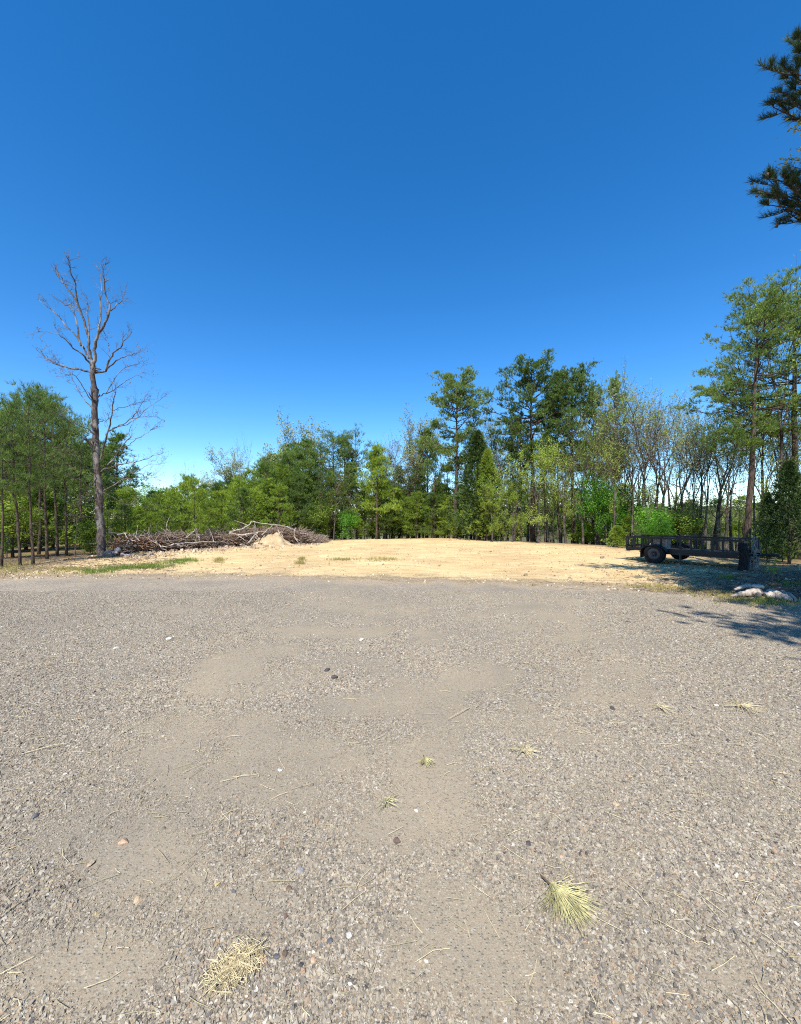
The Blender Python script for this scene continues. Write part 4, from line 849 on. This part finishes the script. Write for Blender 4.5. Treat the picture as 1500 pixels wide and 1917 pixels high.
# local frame: x along the near side (0..TLEN), y to the far side, z up
WID = 1.75
def part(name, b, mat, parent=trailer, bev=None):
    o = link(name, b.mesh(name, MAT[mat]), parent)
    if bev: bevel(o, bev)
    return o
b = Buf()
for yy in (0, WID): b.box((TLEN / 2, yy, .455 if yy == 0 else .40), (TLEN, .05, .10)); b.box((TLEN * .66, yy + (.03 if yy == 0 else -.03), .372 if yy == 0 else .32), (TLEN * .62, .045, .10))
for xx in (0.026, .8, 1.6, 2.4, TLEN - .026): b.box((xx, WID / 2, .38), (.05, WID - .055, .05))
part('frame', b, 'black_paint')
b = Buf()
for k in range(9): b.box((TLEN / 2, .12 + k * (WID - .24) / 8, .425), (TLEN - .06, .17, .035))
part('deck', b, 'deck_wood')
for yy in (0, WID):
    b = Buf(); b.box((TLEN / 2, yy, .86), (TLEN, .055, .06))
    ps = [0.028, .30, .58, .86, 1.14, 1.72, 2.02, 2.32, 2.58, 2.84, TLEN - .028] if yy == 0 else [0.028, .5, 1.0, 1.6, 2.2, 2.8, TLEN - .028]
    for xx in ps: b.box((xx, yy, .667 if yy == 0 else .64), (.05 if yy == 0 else .04, .045, .326 if yy == 0 else .38))
    part('railing', b, 'black_paint')
b = Buf(); b.box((0.0, WID / 2, .855), (.05, WID - .06, .05)); b.box((0.0, WID / 2, .53), (.05, WID - .06, .05))
for k in range(5): b.box((0, .2 + k * (WID - .4) / 4, .69), (.035, .035, .27))
part('tailgate', b, 'black_paint')
b = Buf(); b.box((TLEN + .03, .16, .56), (.03, .36, .58)); b.box((TLEN + .03, WID / 2 + .2, .50), (.028, WID - .5, .14)); part('headboard', b, 'black_paint', bev=.006)
def wheel(cx, yy):
    def ring(prof, name, mat, n=36):
        m = len(prof); V = np.array([[(cx + rr * math.cos(a), yy + of, .325 + rr * math.sin(a)) for (rr, of) in prof] for a in np.arange(n) * 2 * math.pi / n]).reshape(-1, 3)
        Q = [(i * m + j, i * m + (j + 1) % m, ((i + 1) % n) * m + (j + 1) % m, ((i + 1) % n) * m + j) for i in range(n) for j in range(m - (name == 'disc'))]
        me = mesh_from(name, V, [np.array(Q)], MAT[mat], None, True); return me
    wo_ = link('wheel', ring([(.20, -.07), (.19, -.085), (.03, -.03), (.03, .03), (.2, .07)], 'wheel', 'rim'), trailer)
    o = link('tyre', ring([(.19, -.08), (.24, -.105), (.305, -.10), (.325, -.07), (.325, .07), (.305, .10), (.24, .105), (.19, .08)], 'tyre', 'rubber'), wo_)
    b_ = Buf()
    for k in range(5):
        a = k * 1.2566; b_.box((cx + .06 * math.cos(a), yy - .07, .325 + .06 * math.sin(a)), (.02, .02, .02))
    b_.tube([(cx, yy - .09, .325), (cx, yy - .03, .325)], [.035, .045], 12); link('hub', b_.mesh('hub', MAT['rim']), wo_)
wheel(1.02, -.16); wheel(1.02, WID + .16)
b = Buf(); b.tube([(1.02, -.1, .325), (1.02, WID + .1, .325)], .03, 8); b.box((1.02, .06, .36), (.7, .05, .04)); b.box((1.02, WID - .06, .36), (.7, .05, .04)); part('axle', b, 'rim')
for yy in (-.16, WID + .16):     # fenders: arch over the wheel with a flap at the back
    b = Buf(); n = 12; A = np.linspace(R(168), R(12), n); rr = .40
    V = []
    for a in A:
        for of in (-.13, .13): V.append((1.02 + rr * math.cos(a), yy + of, .325 + rr * math.sin(a) * .62 + .03))
    V = np.array(V); V2_ = V + (0, 0, .006); b.add(np.concatenate([V, V2_]), [(2 * i, 2 * i + 1, 2 * i + 3, 2 * i + 2) for i in range(n - 1)] + [(2 * n + 2 * i, 2 * n + 2 * i + 2, 2 * n + 2 * i + 3, 2 * n + 2 * i + 1) for i in range(n - 1)])
    b.box((.615, yy, .30), (.012, .26, .24)); part('fender', b, 'black_paint')
b = Buf(); b.box((.50, -.035, .375), (.06, .02, .05)); part('marker_lamp', b, 'amber')
b = Buf(); b.box((.58, -.035, .375), (.03, .02, .06)); part('reflector', b, 'white_plastic')
b = Buf(); b.box((.70, -.01, .355), (.30, .04, .10)); part('lamp_bracket', b, 'black_paint')
b = Buf(); b.tube([(.12, 0, .41), (.12, 0, .33)], .006, 5); part('chain_hook', b, 'black_paint')
# coupling tongue
b = Buf(); b.tube([(TLEN, .45, .42), (TLEN + .5, WID / 2, .42)], .035, 6); b.tube([(TLEN, WID - .45, .42), (TLEN + .5, WID / 2, .42)], .035, 6); b.box((TLEN + .55, WID / 2, .43), (.2, .08, .08)); part('tongue', b, 'black_paint')
cc, ss = math.cos(rz), math.sin(rz)
def on_trailer(lx, ly, z=0.0): return (TL[0] + lx * cc - ly * ss, TL[1] + lx * ss + ly * cc, tz0 + z)
# wooden box on the deck
bx = empty('wooden_box', on_trailer(1.06, .26, .446), rz); tag(bx, 'weathered brown wooden box standing on the trailer deck above the wheel', 'box')
b = Buf(); b.box((0, 0, .19), (.46, .30, .33)); o = link('body', b.mesh('body', MAT['box_wood']), bx); bevel(o, .008)
b = Buf(); b.box((0, 0, .369), (.49, .33, .025)); o = link('lid', b.mesh('lid', MAT['box_wood']), bx); bevel(o, .006)
b = Buf()
for xx in (-.215, .215): b.box((xx, -.158, .19), (.035, .014, .31))
b.box((0, -.158, .335), (.39, .014, .035)); link('battens', b.mesh('battens', MAT['box_wood']), bx); b = Buf()
for xx in (-.19, .19): b.box((xx, 0, .0125), (.05, .29, .024))
link('feet', b.mesh('feet', MAT['box_wood']), bx)
me = rock_me('feed_sack', .10, .08, .13, 5, MAT['white_plastic'], 3, .5); o = link('feed_sack', me, loc=on_trailer(.72, .3, .54)); tag(o, 'small white sack on the trailer deck left of the wooden box', 'sack')
# prop post before the trailer
MAT['post'] = simple('post', (0.22, 0.26, 0.27), 0.7, 0.2, 20)
py_ = zrow(1073); pxx = wx(1274, py_); b = Buf(); b.tube([(0, 0, -.2), (0, 0, .22)], .027, 8); post = empty('metal_post', (pxx, py_, gz(pxx, py_))); tag(post, 'short upright metal post standing in front of the trailer', 'post'); link('sleeve', b.mesh('sleeve', MAT['post'], True), post)
b = Buf(); b.tube([(0, 0, .18), (0, 0, .56)], .022, 8); b.box((0, 0, .565), (.09, .09, .012)); link('rod', b.mesh('rod', MAT['black_paint']), post)
# black stand-in for an unclear dark block, and rootwad at the trailer's right end
MAT['dark_block'] = bark_mat('dark_block', (0.008, 0.008, 0.009), (0.035, 0.03, 0.028))
MAT['weathered'] = bark_mat('weathered', (0.16, 0.14, 0.12), (0.50, 0.46, 0.41))
y = 11.7; x = wx(1391, y); b = Buf(); h_ = np.linspace(-.2, .80, 9); b.tube(np.stack([.03 * np.sin(h_ * 5), .01 * np.cos(h_ * 4), h_], 1), .115 * (1 + .35 * np.exp(-(h_ + .2) * 5)) * (1 - .08 * h_), 14, True, jag=.09)
o = link('stump', b.mesh('stump', MAT['dark_block'], True), loc=(x, y, gz(x, y))); tag(o, 'tall black stump-shaped block at the right end of the trailer', 'stump')
y = 12.1; x = wx(1410, y); b = Buf(); h_ = np.linspace(-.2, .5, 6); b.tube(np.stack([.03 * np.sin(h_ * 4), 0 * h_, h_], 1), .12 * (1 + .3 * np.exp(-(h_ + .2) * 4)), 13, True, jag=.22)
for k in range(22):
    a = lr.uniform(0, 6.28); rr_ = .13 * math.sqrt(lr.uniform(.1, 1)); hz = lr.uniform(.35, .86); q = [np.array([math.cos(a) * rr_, math.sin(a) * rr_, -.1 if k % 2 else .25])]
    for m in range(6): q.append(q[-1] + np.array([lr.normal(0, .022), lr.normal(0, .022), (hz + .1) / 6]))
    b.tube(q, np.linspace(lr.uniform(.018, .045), .008, 7), 6, True, jag=.2)
MAT['rootwood'] = bark_mat('rootwood', (0.05, 0.045, 0.04), (0.34, 0.31, 0.27)); o = link('root_stump', b.mesh('root_stump', MAT['rootwood'], True), loc=(x, y, gz(x, y))); tag(o, 'weathered grey root stump with pale streaks beside the tall black block', 'stump')

# ------------------------------------------------------------------ weathered logs and stones at the right
MAT['silver_wood'] = bark_mat('silver_wood', (0.22, 0.18, 0.145), (0.58, 0.51, 0.43))
MAT['rootwood2'] = bark_mat('rootwood2', (0.16, 0.12, 0.09), (0.52, 0.45, 0.37)); MAT['pink_rock'] = rock_mat('pink_rock', (0.52, 0.43, 0.38)); MAT['pale_rock'] = rock_mat('pale_rock', (0.66, 0.62, 0.54)); MAT['dark_rock'] = rock_mat('dark_rock', (0.20, 0.17, 0.15)); MAT['white_rock'] = rock_mat('white_rock', (0.60, 0.58, 0.52))
def log(pts, rads, mat, label, name='log', cat='log', group='weathered logs at the right', jag=.3, y=None, n=11):
    b = Buf(); P_ = []
    for (px, py, up) in pts:
        yy = zrow(py) if y is None else y; xx = wx(px, yy); P_.append((xx, yy, gz(xx, yy) + up))
    P_ = np.array(P_); t = np.linspace(0, 1, len(P_)); tt = np.linspace(0, 1, len(P_) * 3); Q_ = np.stack([np.interp(tt, t, P_[:, k]) for k in range(3)], 1); rr = np.interp(tt, t, rads)
    b.tube(Q_, rr, n, True, jag=jag); o = link(name, b.mesh(name, MAT[mat], True)); return tag(o, label, cat, group)
log([(1370, 1121, .05), (1390, 1119, .07), (1410, 1118, .08), (1424, 1117, .08)], [.025, .05, .075, .06], 'rootwood2', 'silver grey driftwood like log, leftmost of the pile at the right')
log([(1376, 1113, .09), (1395, 1111, .14), (1412, 1111, .13)], [.02, .045, .04], 'silver_wood', 'thin pale branch lying above the leftmost silver log')
log([(1434, 1122, .06), (1452, 1123, .09), (1470, 1126, .08), (1482, 1129, .05)], [.05, .075, .06, .025], 'rootwood2', 'thick pinkish grey log, right half of the pile at the right')
log([(1464, 1118, .1), (1478, 1124, .09), (1492, 1130, .05)], [.03, .045, .02], 'rootwood2', 'narrow pale log crossing the right end of the pile')
for px, py, w_, h_, m_, lab in [(1420, 1115, .11, .055, 'white_rock', 'bright white wedge shaped stone on top of the log pile'), (1419, 1121, .085, .08, 'dark_rock', 'grey rounded stone in the middle of the log pile'), (1433, 1117, .07, .06, 'pink_rock', 'pinkish stone tucked behind the thick log'), (1447, 1113, .12, .07, 'pink_rock', 'tan stone behind the thick log at the right')]:
    y = zrow(py); x = wx(px, y); me = rock_me('rock', w_, w_ * .7, h_, int(px), MAT[m_]); o = link('rock', me, loc=(x, y, gz(x, y) + (h_ * .6 if m_ != 'white_rock' else .17))); o.rotation_euler = (0, .12, px); tag(o, lab, 'rock', 'stones in the log pile at the right')
# ------------------------------------------------------------------ small yellow-leaved seedling
y = zrow(1092); x = wx(1448, y); sp = empty('sapling', (x, y, gz(x, y))); tag(sp, 'small seedling with glowing yellow green leaves behind the weathered logs', 'sapling')
b = Buf(); tp = []
for k in range(6):
    a = lr.uniform(0, 6.28); e_ = np.array([math.cos(a) * .14, math.sin(a) * .14, lr.uniform(.2, .5)]); b.tube([(0, 0, -.05), e_ * (.4, .4, .6), e_], [.006, .005, .003], 4, False); tp += [e_, e_ * (.8, .8, .85)]
link('stem', b.mesh('stem', MAT['grey_twig']), sp); V, Q = leaves(np.array(tp), 4, .045, .045, lr); link('crown', quadmesh('crown', [(V, Q)], MAT['yellow_leaf']), sp)

# ------------------------------------------------------------------ stones by the bare tree
for px, py, w_, h_, up, m_, lab in [(205, 1043, .22, .17, .10, 'dark_rock', 'dark weathered block at the foot of the bare tree'), (221, 1041, .13, .15, .26, 'pink_rock', 'round pale stone perched on the others by the bare tree'), (213, 1042, .18, .09, .12, 'pink_rock', 'flat pale stone under the round one by the bare tree'), (230, 1042, .15, .09, .06, 'pink_rock', 'low whitish stone right of the round pale stone'), (239, 1042, .12, .07, .04, 'pink_rock', 'small pinkish stone at the right end of the stones by the bare tree')]:
    y = zrow(py); x = wx(px, y); me = rock_me('rock', w_, w_ * .8, h_, int(px), MAT[m_]); o = link('rock', me, loc=(x, y, gz(x, y) + up)); tag(o, lab, 'rock', 'stones by the bare tree')

# ------------------------------------------------------------------ brush pile
BR = np.random.default_rng(8); MAT['brush_wood'] = bark_mat('brush_wood', (0.08, 0.055, 0.043), (0.38, 0.295, 0.23))
def bz(px): return float(np.interp(px, [220, 300, 440, 600], [17.2, 18.8, 21.6, 24.6]))
def bp(px, py, dy=0.0):
    y = bz(px) + dy; return from_px(px, py, y)
B8 = lambda X, Y: (220 + X / 3.75, 960 + Y / 3.75)
def blog(pts, r0_, r1_, mat, label, dy=0.0, jag=.1, sub=3):
    P_ = np.array([bp(*B8(X, Y), dy + .15 * math.sin(i * 2.1)) for i, (X, Y) in enumerate(pts)]); 
    for q in P_: q[2] = max(q[2], gz(q[0], q[1]) + r0_ * .6)
    t = np.linspace(0, 1, len(P_)); tt = np.linspace(0, 1, len(P_) * 3); Q_ = np.stack([np.interp(tt, t, P_[:, k]) for k in range(3)], 1); Q_[1:-1] += BR.normal(0, .015, Q_[1:-1].shape)
    b = Buf(); b.tube(Q_, np.linspace(r0_, r1_, len(Q_)) * .78, 7, True, jag=jag)
    for k in range(sub):
        i = BR.integers(2, len(Q_) - 1); d = unit(Q_[i] - Q_[i - 1] + BR.normal(0, .7, 3)); l = BR.uniform(.3, .8); b.tube([Q_[i], Q_[i] + d * l * .5, Q_[i] + d * l + BR.normal(0, .05, 3)], [r1_ * .7, r1_ * .5, .006], 4, False)
    return tag(link('dead_branch', b.mesh('dead_branch', MAT[mat], True)), label, 'dead branch', 'dead branches of the brush pile')
for pts, a_, b_, m_, dy, lab in [
 ([(790, 132), (860, 118), (925, 88), (945, 58)], .045, .03, 'silver_wood', -.6, 'thick pale broken branch rising to a snapped end at the top of the brush pile'),
 ([(788, 142), (850, 158), (910, 155), (1010, 130), (1065, 140)], .06, .035, 'silver_wood', -.8, 'thickest pale log lying level left of the dirt mound'),
 ([(950, 60), (1020, 78), (1110, 85), (1190, 95), (1290, 150), (1390, 195)], .042, .02, 'silver_wood', -.5, 'long pale branch arching over the dirt mound and down its right side'),
 ([(1190, 95), (1270, 135), (1350, 160), (1445, 198)], .045, .02, 'silver_wood', -.2, 'pale branch sweeping down to the far right tip of the brush pile'),
 ([(1112, 82), (1128, 120), (1142, 158)], .04, .03, 'silver_wood', -1.0, 'short upright pale stick standing on the dirt mound'),
 ([(1150, 130), (1152, 165)], .03, .02, 'silver_wood', -1.0, 'stubby pale stick right of the upright one on the mound'),
 ([(1250, 105), (1240, 165), (1272, 213)], .035, .02, 'silver_wood', -.9, 'pale branch hanging down at the right foot of the mound'),
 ([(1015, 155), (1050, 120), (1090, 92)], .035, .02, 'silver_wood', -.9, 'slanting pale branch at the left top of the mound'),
 ([(1060, 135), (1130, 120), (1200, 100), (1260, 75)], .035, .015, 'grey_twig', -.3, 'grey branch crossing behind the upright stick'),
 ([(480, 178), (520, 145), (557, 115)], .035, .025, 'silver_wood', -.5, 'left leg of the pale inverted V in the middle of the pile'),
 ([(555, 112), (566, 150), (578, 192)], .035, .025, 'silver_wood', -.6, 'right leg of the pale inverted V in the middle of the pile'),
 ([(540, 118), (556, 148), (572, 172)], .022, .015, 'silver_wood', -.7, 'thin inner stick of the pale inverted V'),
 ([(220, 202), (320, 196), (420, 192), (540, 190), (660, 184)], .045, .02, 'grey_twig', -.6, 'long grey pole lying low across the left half of the pile'),
 ([(380, 226), (450, 214), (560, 206), (710, 204)], .05, .025, 'silver_wood', -.8, 'long pale pole below the inverted V'),
 ([(375, 240), (430, 236), (480, 232)], .05, .04, 'dead_bark', -.9, 'dark short log end below the long pale pole'),
 ([(580, 92), (640, 108), (700, 130)], .02, .012, 'grey_twig', 0, 'thin branch sticking up left behind the pile centre'),
 ([(670, 145), (720, 118), (770, 98)], .02, .012, 'grey_twig', 0, 'thin branch sticking up right behind the pile centre'),
 ([(322, 190), (340, 150), (345, 110), (350, 65), (372, 18)], .022, .01, 'silver_wood', -.2, 'slender pale sapling stem standing upright from the left part of the pile'),
 ([(300, 190), (330, 160), (350, 135)], .02, .012, 'silver_wood', -.4, 'short pale stick crossing the foot of the upright stem'),
 ([(0, 155), (40, 146), (62, 145)], .035, .025, 'silver_wood', -.2, 'pale stick at the far left top of the pile'),
 ([(85, 150), (120, 170), (160, 196)], .035, .02, 'silver_wood', -.3, 'pale stick slanting down at the left end of the pile'),
 ([(60, 170), (100, 190), (130, 200)], .03, .02, 'silver_wood', -.5, 'second pale slanting stick at the left end of the pile'),
 ([(190, 120), (220, 150), (240, 175)], .02, .012, 'silver_wood', 0, 'thin pale stick poking up between the left end and the upright stem'),
 ([(270, 205), (290, 225), (310, 240)], .04, .025, 'silver_wood', -.8, 'crooked pale root at the lower left of the pile'),
 ([(860, 225), (900, 235), (925, 240)], .04, .02, 'silver_wood', -1.2, 'small pale log at the left foot of the dirt mound'),
 ([(920, 210), (960, 160), (985, 140)], .05, .03, 'weathered', -1.2, 'mossy pale trunk piece leaning on the left flank of the mound'),
 ([(1280, 120), (1340, 130), (1400, 160), (1460, 195)], .03, .012, 'grey_twig', .2, 'grey branch along the top right of the pile'),
 ([(1300, 160), (1350, 180), (1400, 205)], .025, .012, 'silver_wood', -.6, 'short pale branch low at the right end of the pile')]:
    blog(pts, a_, b_, m_, lab, dy)
# tangle of twigs, and dead brown leaves: nobody could count them
b = Buf()
TOP = lambda px: float(np.interp(px, [225, 250, 300, 340, 380, 420, 450, 475, 510, 550, 580, 605], [1004, 1002, 1003, 999, 1001, 996, 994, 986, 984, 987, 997, 1012]))
BOT = lambda px: float(np.interp(px, [225, 300, 380, 460, 540, 605], [1034, 1026, 1021, 1018, 1016, 1013]))
for k in range(4200):
    px = BR.uniform(228, 604); top, bot = TOP(px), BOT(px); top = bot + (top - bot) * float(.45 + .95 * fbm(np.array([px / 14.]), np.array([.3]), 71, 3)[0]); f = BR.random() ** .9; dy = BR.uniform(-.7, 1.6)
    c = bp(px, bot + (top - bot) * f * .95, 0) + np.array([0, dy, 0]); c[2] = max(c[2] - abs(dy) * .1, gz(c[0], c[1]) + .03)
    a = BR.normal(0, .7) + (math.pi if BR.random() < .5 else 0) + .3; el = BR.normal(.1, .5); l = BR.uniform(.12, .6)
    d = np.array([math.cos(a) * math.cos(el), math.sin(a) * math.cos(el), math.sin(el)]) * l
    q = [c - d, c + BR.normal(0, .07, 3), c + d]
    for p in q: p[2] = max(p[2], gz(p[0], p[1]) + .01)
    b.tube(q, [.013, .010, .004] if BR.random() < .8 else [.025, .02, .01], 3, False)
tag(link('brush', b.mesh('brush', MAT['brush_wood'])), 'tangle of thin grey brown twigs heaped along the edge of the cleared dirt', 'brush', kind='stuff')
P_ = []
for k in range(9000):
    px = BR.uniform(228, 330) if BR.random() < .5 else BR.uniform(330, 600); top, bot = TOP(px), BOT(px); q = bp(px, bot + (top + 4 - bot) * BR.random() ** 1.1, 0) + np.array([0, BR.uniform(-.7, 1.2), 0]); q[2] = max(q[2], gz(q[0], q[1]) + .02); P_.append(q)
V, Q = leaves(np.array(P_), 2, .06, .05, BR); tag(link('dead_leaves', quadmesh('dead_leaves', [(V, Q)], MAT['dead_leaf'])), 'reddish brown dead leaves caught in the brush, thickest at its left end', 'leaves', kind='stuff')
# dirt mound
md = M('mound_dirt', .95, .1); v = md.pos(); md.col(md.mix(md.mr(md.noise(v, 9, 4, .7), .5, .68, 0, .7), md.ramp(md.noise(v, 3, 4), [(.35, (.40, .285, .155)), (.65, (.58, .45, .28))]), (.34, .24, .14))); md.bump(md.noise(v, 14, 5, .7), .8, .06)
mc = bp(508, 1020, -.7); N = 60; gu = np.linspace(-1.5, 1.5, N); U, W_ = np.meshgrid(gu, gu, indexing='ij')
prof = np.exp(-((U - .12) / .72) ** 2 * 1.4 - (W_ / .7) ** 2) * .72 + .30 * np.exp(-((U + .55) / .35) ** 2 - (W_ / .5) ** 2)
prof *= .45 + 1.1 * fbm(U * 2.6 + 9, W_ * 2.6, 55); prof += .45 * (fbm(U * 9 + 40, W_ * 9, 61) - .5) * np.clip(prof * 5, 0, 1)
XX = mc[0] + U * 1.25; YY = mc[1] + W_ * 1.0; edge_f = np.clip((1.5 - np.maximum(abs(U), abs(W_))) * 3, 0, 1)
ZZ = height(XX.ravel(), YY.ravel()).reshape(N, N) + prof * edge_f * .85 - .03
I = (np.arange(N - 1)[:, None] * N + np.arange(N - 1)[None]).ravel()
o = link('dirt_mound', mesh_from('dirt_mound', np.stack([XX.ravel(), YY.ravel(), ZZ.ravel()], 1), [np.stack([I, I + N, I + N + 1, I + 1], 1)], md.m, None, True)); tag(o, 'heap of pale crumbly dirt in front of the right half of the brush pile', 'dirt mound')
# clods, chips of wood and small stones strewn on the dirt
def scatter(name, n, fpos, size, mats, label, cat, flat=.6, seed=3):
    r = np.random.default_rng(seed); P_ = [fpos(r) for _ in range(n)]; P_ = np.array(P_); s = size * np.exp(r.normal(0, .5, n))
    c = np.array([(-1, -1, -1), (1, -1, -1), (1, 1, -1), (-1, 1, -1), (-1, -1, 1), (1, -1, 1), (1, 1, 1), (-1, 1, 1)], float)
    V = c[None] * np.array([1, .8, flat]) * .5 + r.normal(0, .14, (n, 8, 3)); V[:, 4:, :2] *= .7; V = V * s[:, None, None] + np.concatenate([P_, (height(P_[:, 0], P_[:, 1]) + s * .12)[:, None]], 1)[:, None]
    i = (np.arange(n) * 8)[:, None, None]; Q = (i + np.array([(4, 5, 6, 7), (0, 1, 5, 4), (1, 2, 6, 5), (2, 3, 7, 6), (3, 0, 4, 7)])[None]).reshape(-1, 4)
    pal = np.array(mats); col = np.repeat(pal[r.integers(0, len(pal), n)], 8, 0)
    return tag(link(name, mesh_from(name, V.reshape(-1, 3), [Q], MAT['chip'], col)), label, cat, kind='stuff')
def on_pad(r):
    while True:
        px = r.uniform(-50, 1500); u = (px - 750) / PX; a_ = float(edge_y(np.array([u]))[0]); c_ = float(crest_y(np.array([u]))[0])
        if c_ < a_ + .5: continue
        y = r.uniform(a_ - .5, c_ + 1); return (u * y, y)
scatter('clods', 9000, on_pad, .022, [(.36, .25, .13), (.50, .38, .22), (.28, .2, .12), (.62, .5, .33), (.22, .15, .09)], 'small clods and chips strewn over the cleared dirt', 'clods')
def brushfoot(r):
    px = r.uniform(235, 600); u = (px - 750) / PX; y = bz(max(px, 220)) - abs(r.normal(.6, 1.1)) if px > 220 else r.uniform(14, 17); return (wx(px, y), y)
scatter('rubble', 1500, brushfoot, .06, [(.42, .32, .2), (.35, .25, .15), (.25, .16, .1), (.5, .42, .3)], 'pale rubble and bark pieces along the foot of the brush pile', 'rubble', seed=4)
# litter under the trees at the right and left: bark, sticks and leaves
b = Buf()
for k in range(1500):
    if k % 3: px = 1520 - abs(BR.normal(0, 150)); y = zrow(BR.uniform(1060, 1112) + (px - 1230) * .03)
    else: px = BR.uniform(-20, 330); y = zrow(BR.uniform(1038, 1068))
    x = wx(px, y); a = BR.uniform(0, 6.28); l = BR.uniform(.05, .3); c = np.array([x, y, gz(x, y) + .015]); d = np.array([math.cos(a), math.sin(a), BR.normal(0, .08)]) * l; b.tube([c - d, c + BR.normal(0, .015, 3), c + d], [.006, .006, .003], 3, False)
tag(link('fallen_sticks', b.mesh('fallen_sticks', MAT['grey_twig'])), 'fallen sticks strewn under the trees at the sides of the clearing', 'sticks', kind='stuff')
P_ = []
for k in range(7000):
    if k % 3: px = 1530 - abs(BR.normal(0, 155)); y = zrow(BR.uniform(1058, 1108) + (px - 1200) * .05)
    else: px = BR.uniform(-20, 300); y = zrow(BR.uniform(1036, 1066))
    x = wx(px, y); P_.append((x, y, gz(x, y) + .012))
V, Q = leaves(np.array(P_), 1, .01, .035, BR); V[:, 2] = height(V[:, 0], V[:, 1]) + .008 + np.tile([0, .012, .02, .004], len(V) // 4); tag(link('leaf_litter', quadmesh('leaf_litter', [(V, Q)], MAT['dead_leaf'])), 'brown leaf litter on the ground under the trees at both sides', 'leaves', kind='stuff')

# ------------------------------------------------------------------ grass
def grass(name, spots, n, h, mat, label):
    r = np.random.default_rng(len(name) + n); P_ = []
    for k in range(n):
        px, py, sx, sy = spots[r.integers(0, len(spots))]; q = r.normal(0, 1, 2); yy = zrow(max(1012, py + q[1] * sy)); P_.append((wx(px + q[0] * sx, yy), yy))
    P_ = np.array(P_); z = height(P_[:, 0], P_[:, 1]); B_ = np.concatenate([P_, z[:, None]], 1)
    B_ = np.repeat(B_, 5, 0) + np.concatenate([r.normal(0, .03, (n * 5, 2)), np.zeros((n * 5, 1))], 1)
    D_ = np.repeat([[0, 0, 1.0]], n * 5, 0); V, Q = tufts(B_, D_, 1, h, .005, .35, r)
    return tag(link(name, quadmesh(name, [(V, Q)], MAT[mat])), label, 'grass', kind='stuff')
grass('grass', [(240, 1061, 14, 2), (290, 1058, 20, 2.2), (330, 1052, 14, 2), (350, 1049, 12, 1.5), (215, 1064, 18, 2), (175, 1070, 18, 2), (270, 1060, 18, 2)], 800, .09, 'grass', 'strip of fresh green grass on the dirt in front of the stones')
grass('weeds', [(10, 1066, 18, 4), (20, 1060, 20, 3), (130, 1066, 20, 2), (262, 1035, 7, 1.5), (80, 1072, 60, 3), (410, 1048, 5, 2), (562, 1056, 4, 1), (565, 1048, 3, 1), (640, 1049, 14, 1), (720, 1050, 20, 1.5)], 900, .09, 'dry_grass', 'yellowish weeds thinly scattered on the dirt at the left')
grass('verge_grass', [(1220, 1098, 25, 2), (1260, 1103, 25, 2), (1310, 1108, 25, 3), (1350, 1114, 22, 3), (1390, 1124, 25, 3), (1440, 1130, 30, 3)], 600, .05, 'dry_grass', 'dry yellow grass along the gravel edge before the logs')
grass('shade_grass', [(1365, 1085, 6, 2), (1360, 1042, 12, 1.5), (1345, 1040, 14, 1.5), (1430, 1128, 25, 2), (1480, 1095, 20, 3)], 160, .10, 'grass', 'thin green grass in the shade around the trailer and logs')

# ------------------------------------------------------------------ a label of its own for every repeat that can be told apart
ORD = 'first second third fourth fifth sixth seventh eighth ninth tenth eleventh twelfth thirteenth fourteenth fifteenth sixteenth seventeenth eighteenth nineteenth twentieth'.split()
by = {}
for o in C.objects:
    if o.parent is None and o.get('group') and 'outside the frame' not in o.get('label', ''): by.setdefault(o['label'], []).append(o)
for lab, os_ in by.items():
    if 1 < len(os_) <= 20 and len(lab.split()) <= 13:
        os_.sort(key=lambda o: o.location.x / max(1, o.location.y))
        for i, o in enumerate(os_): o['label'] = lab + ', ' + ORD[i] + ' from left'
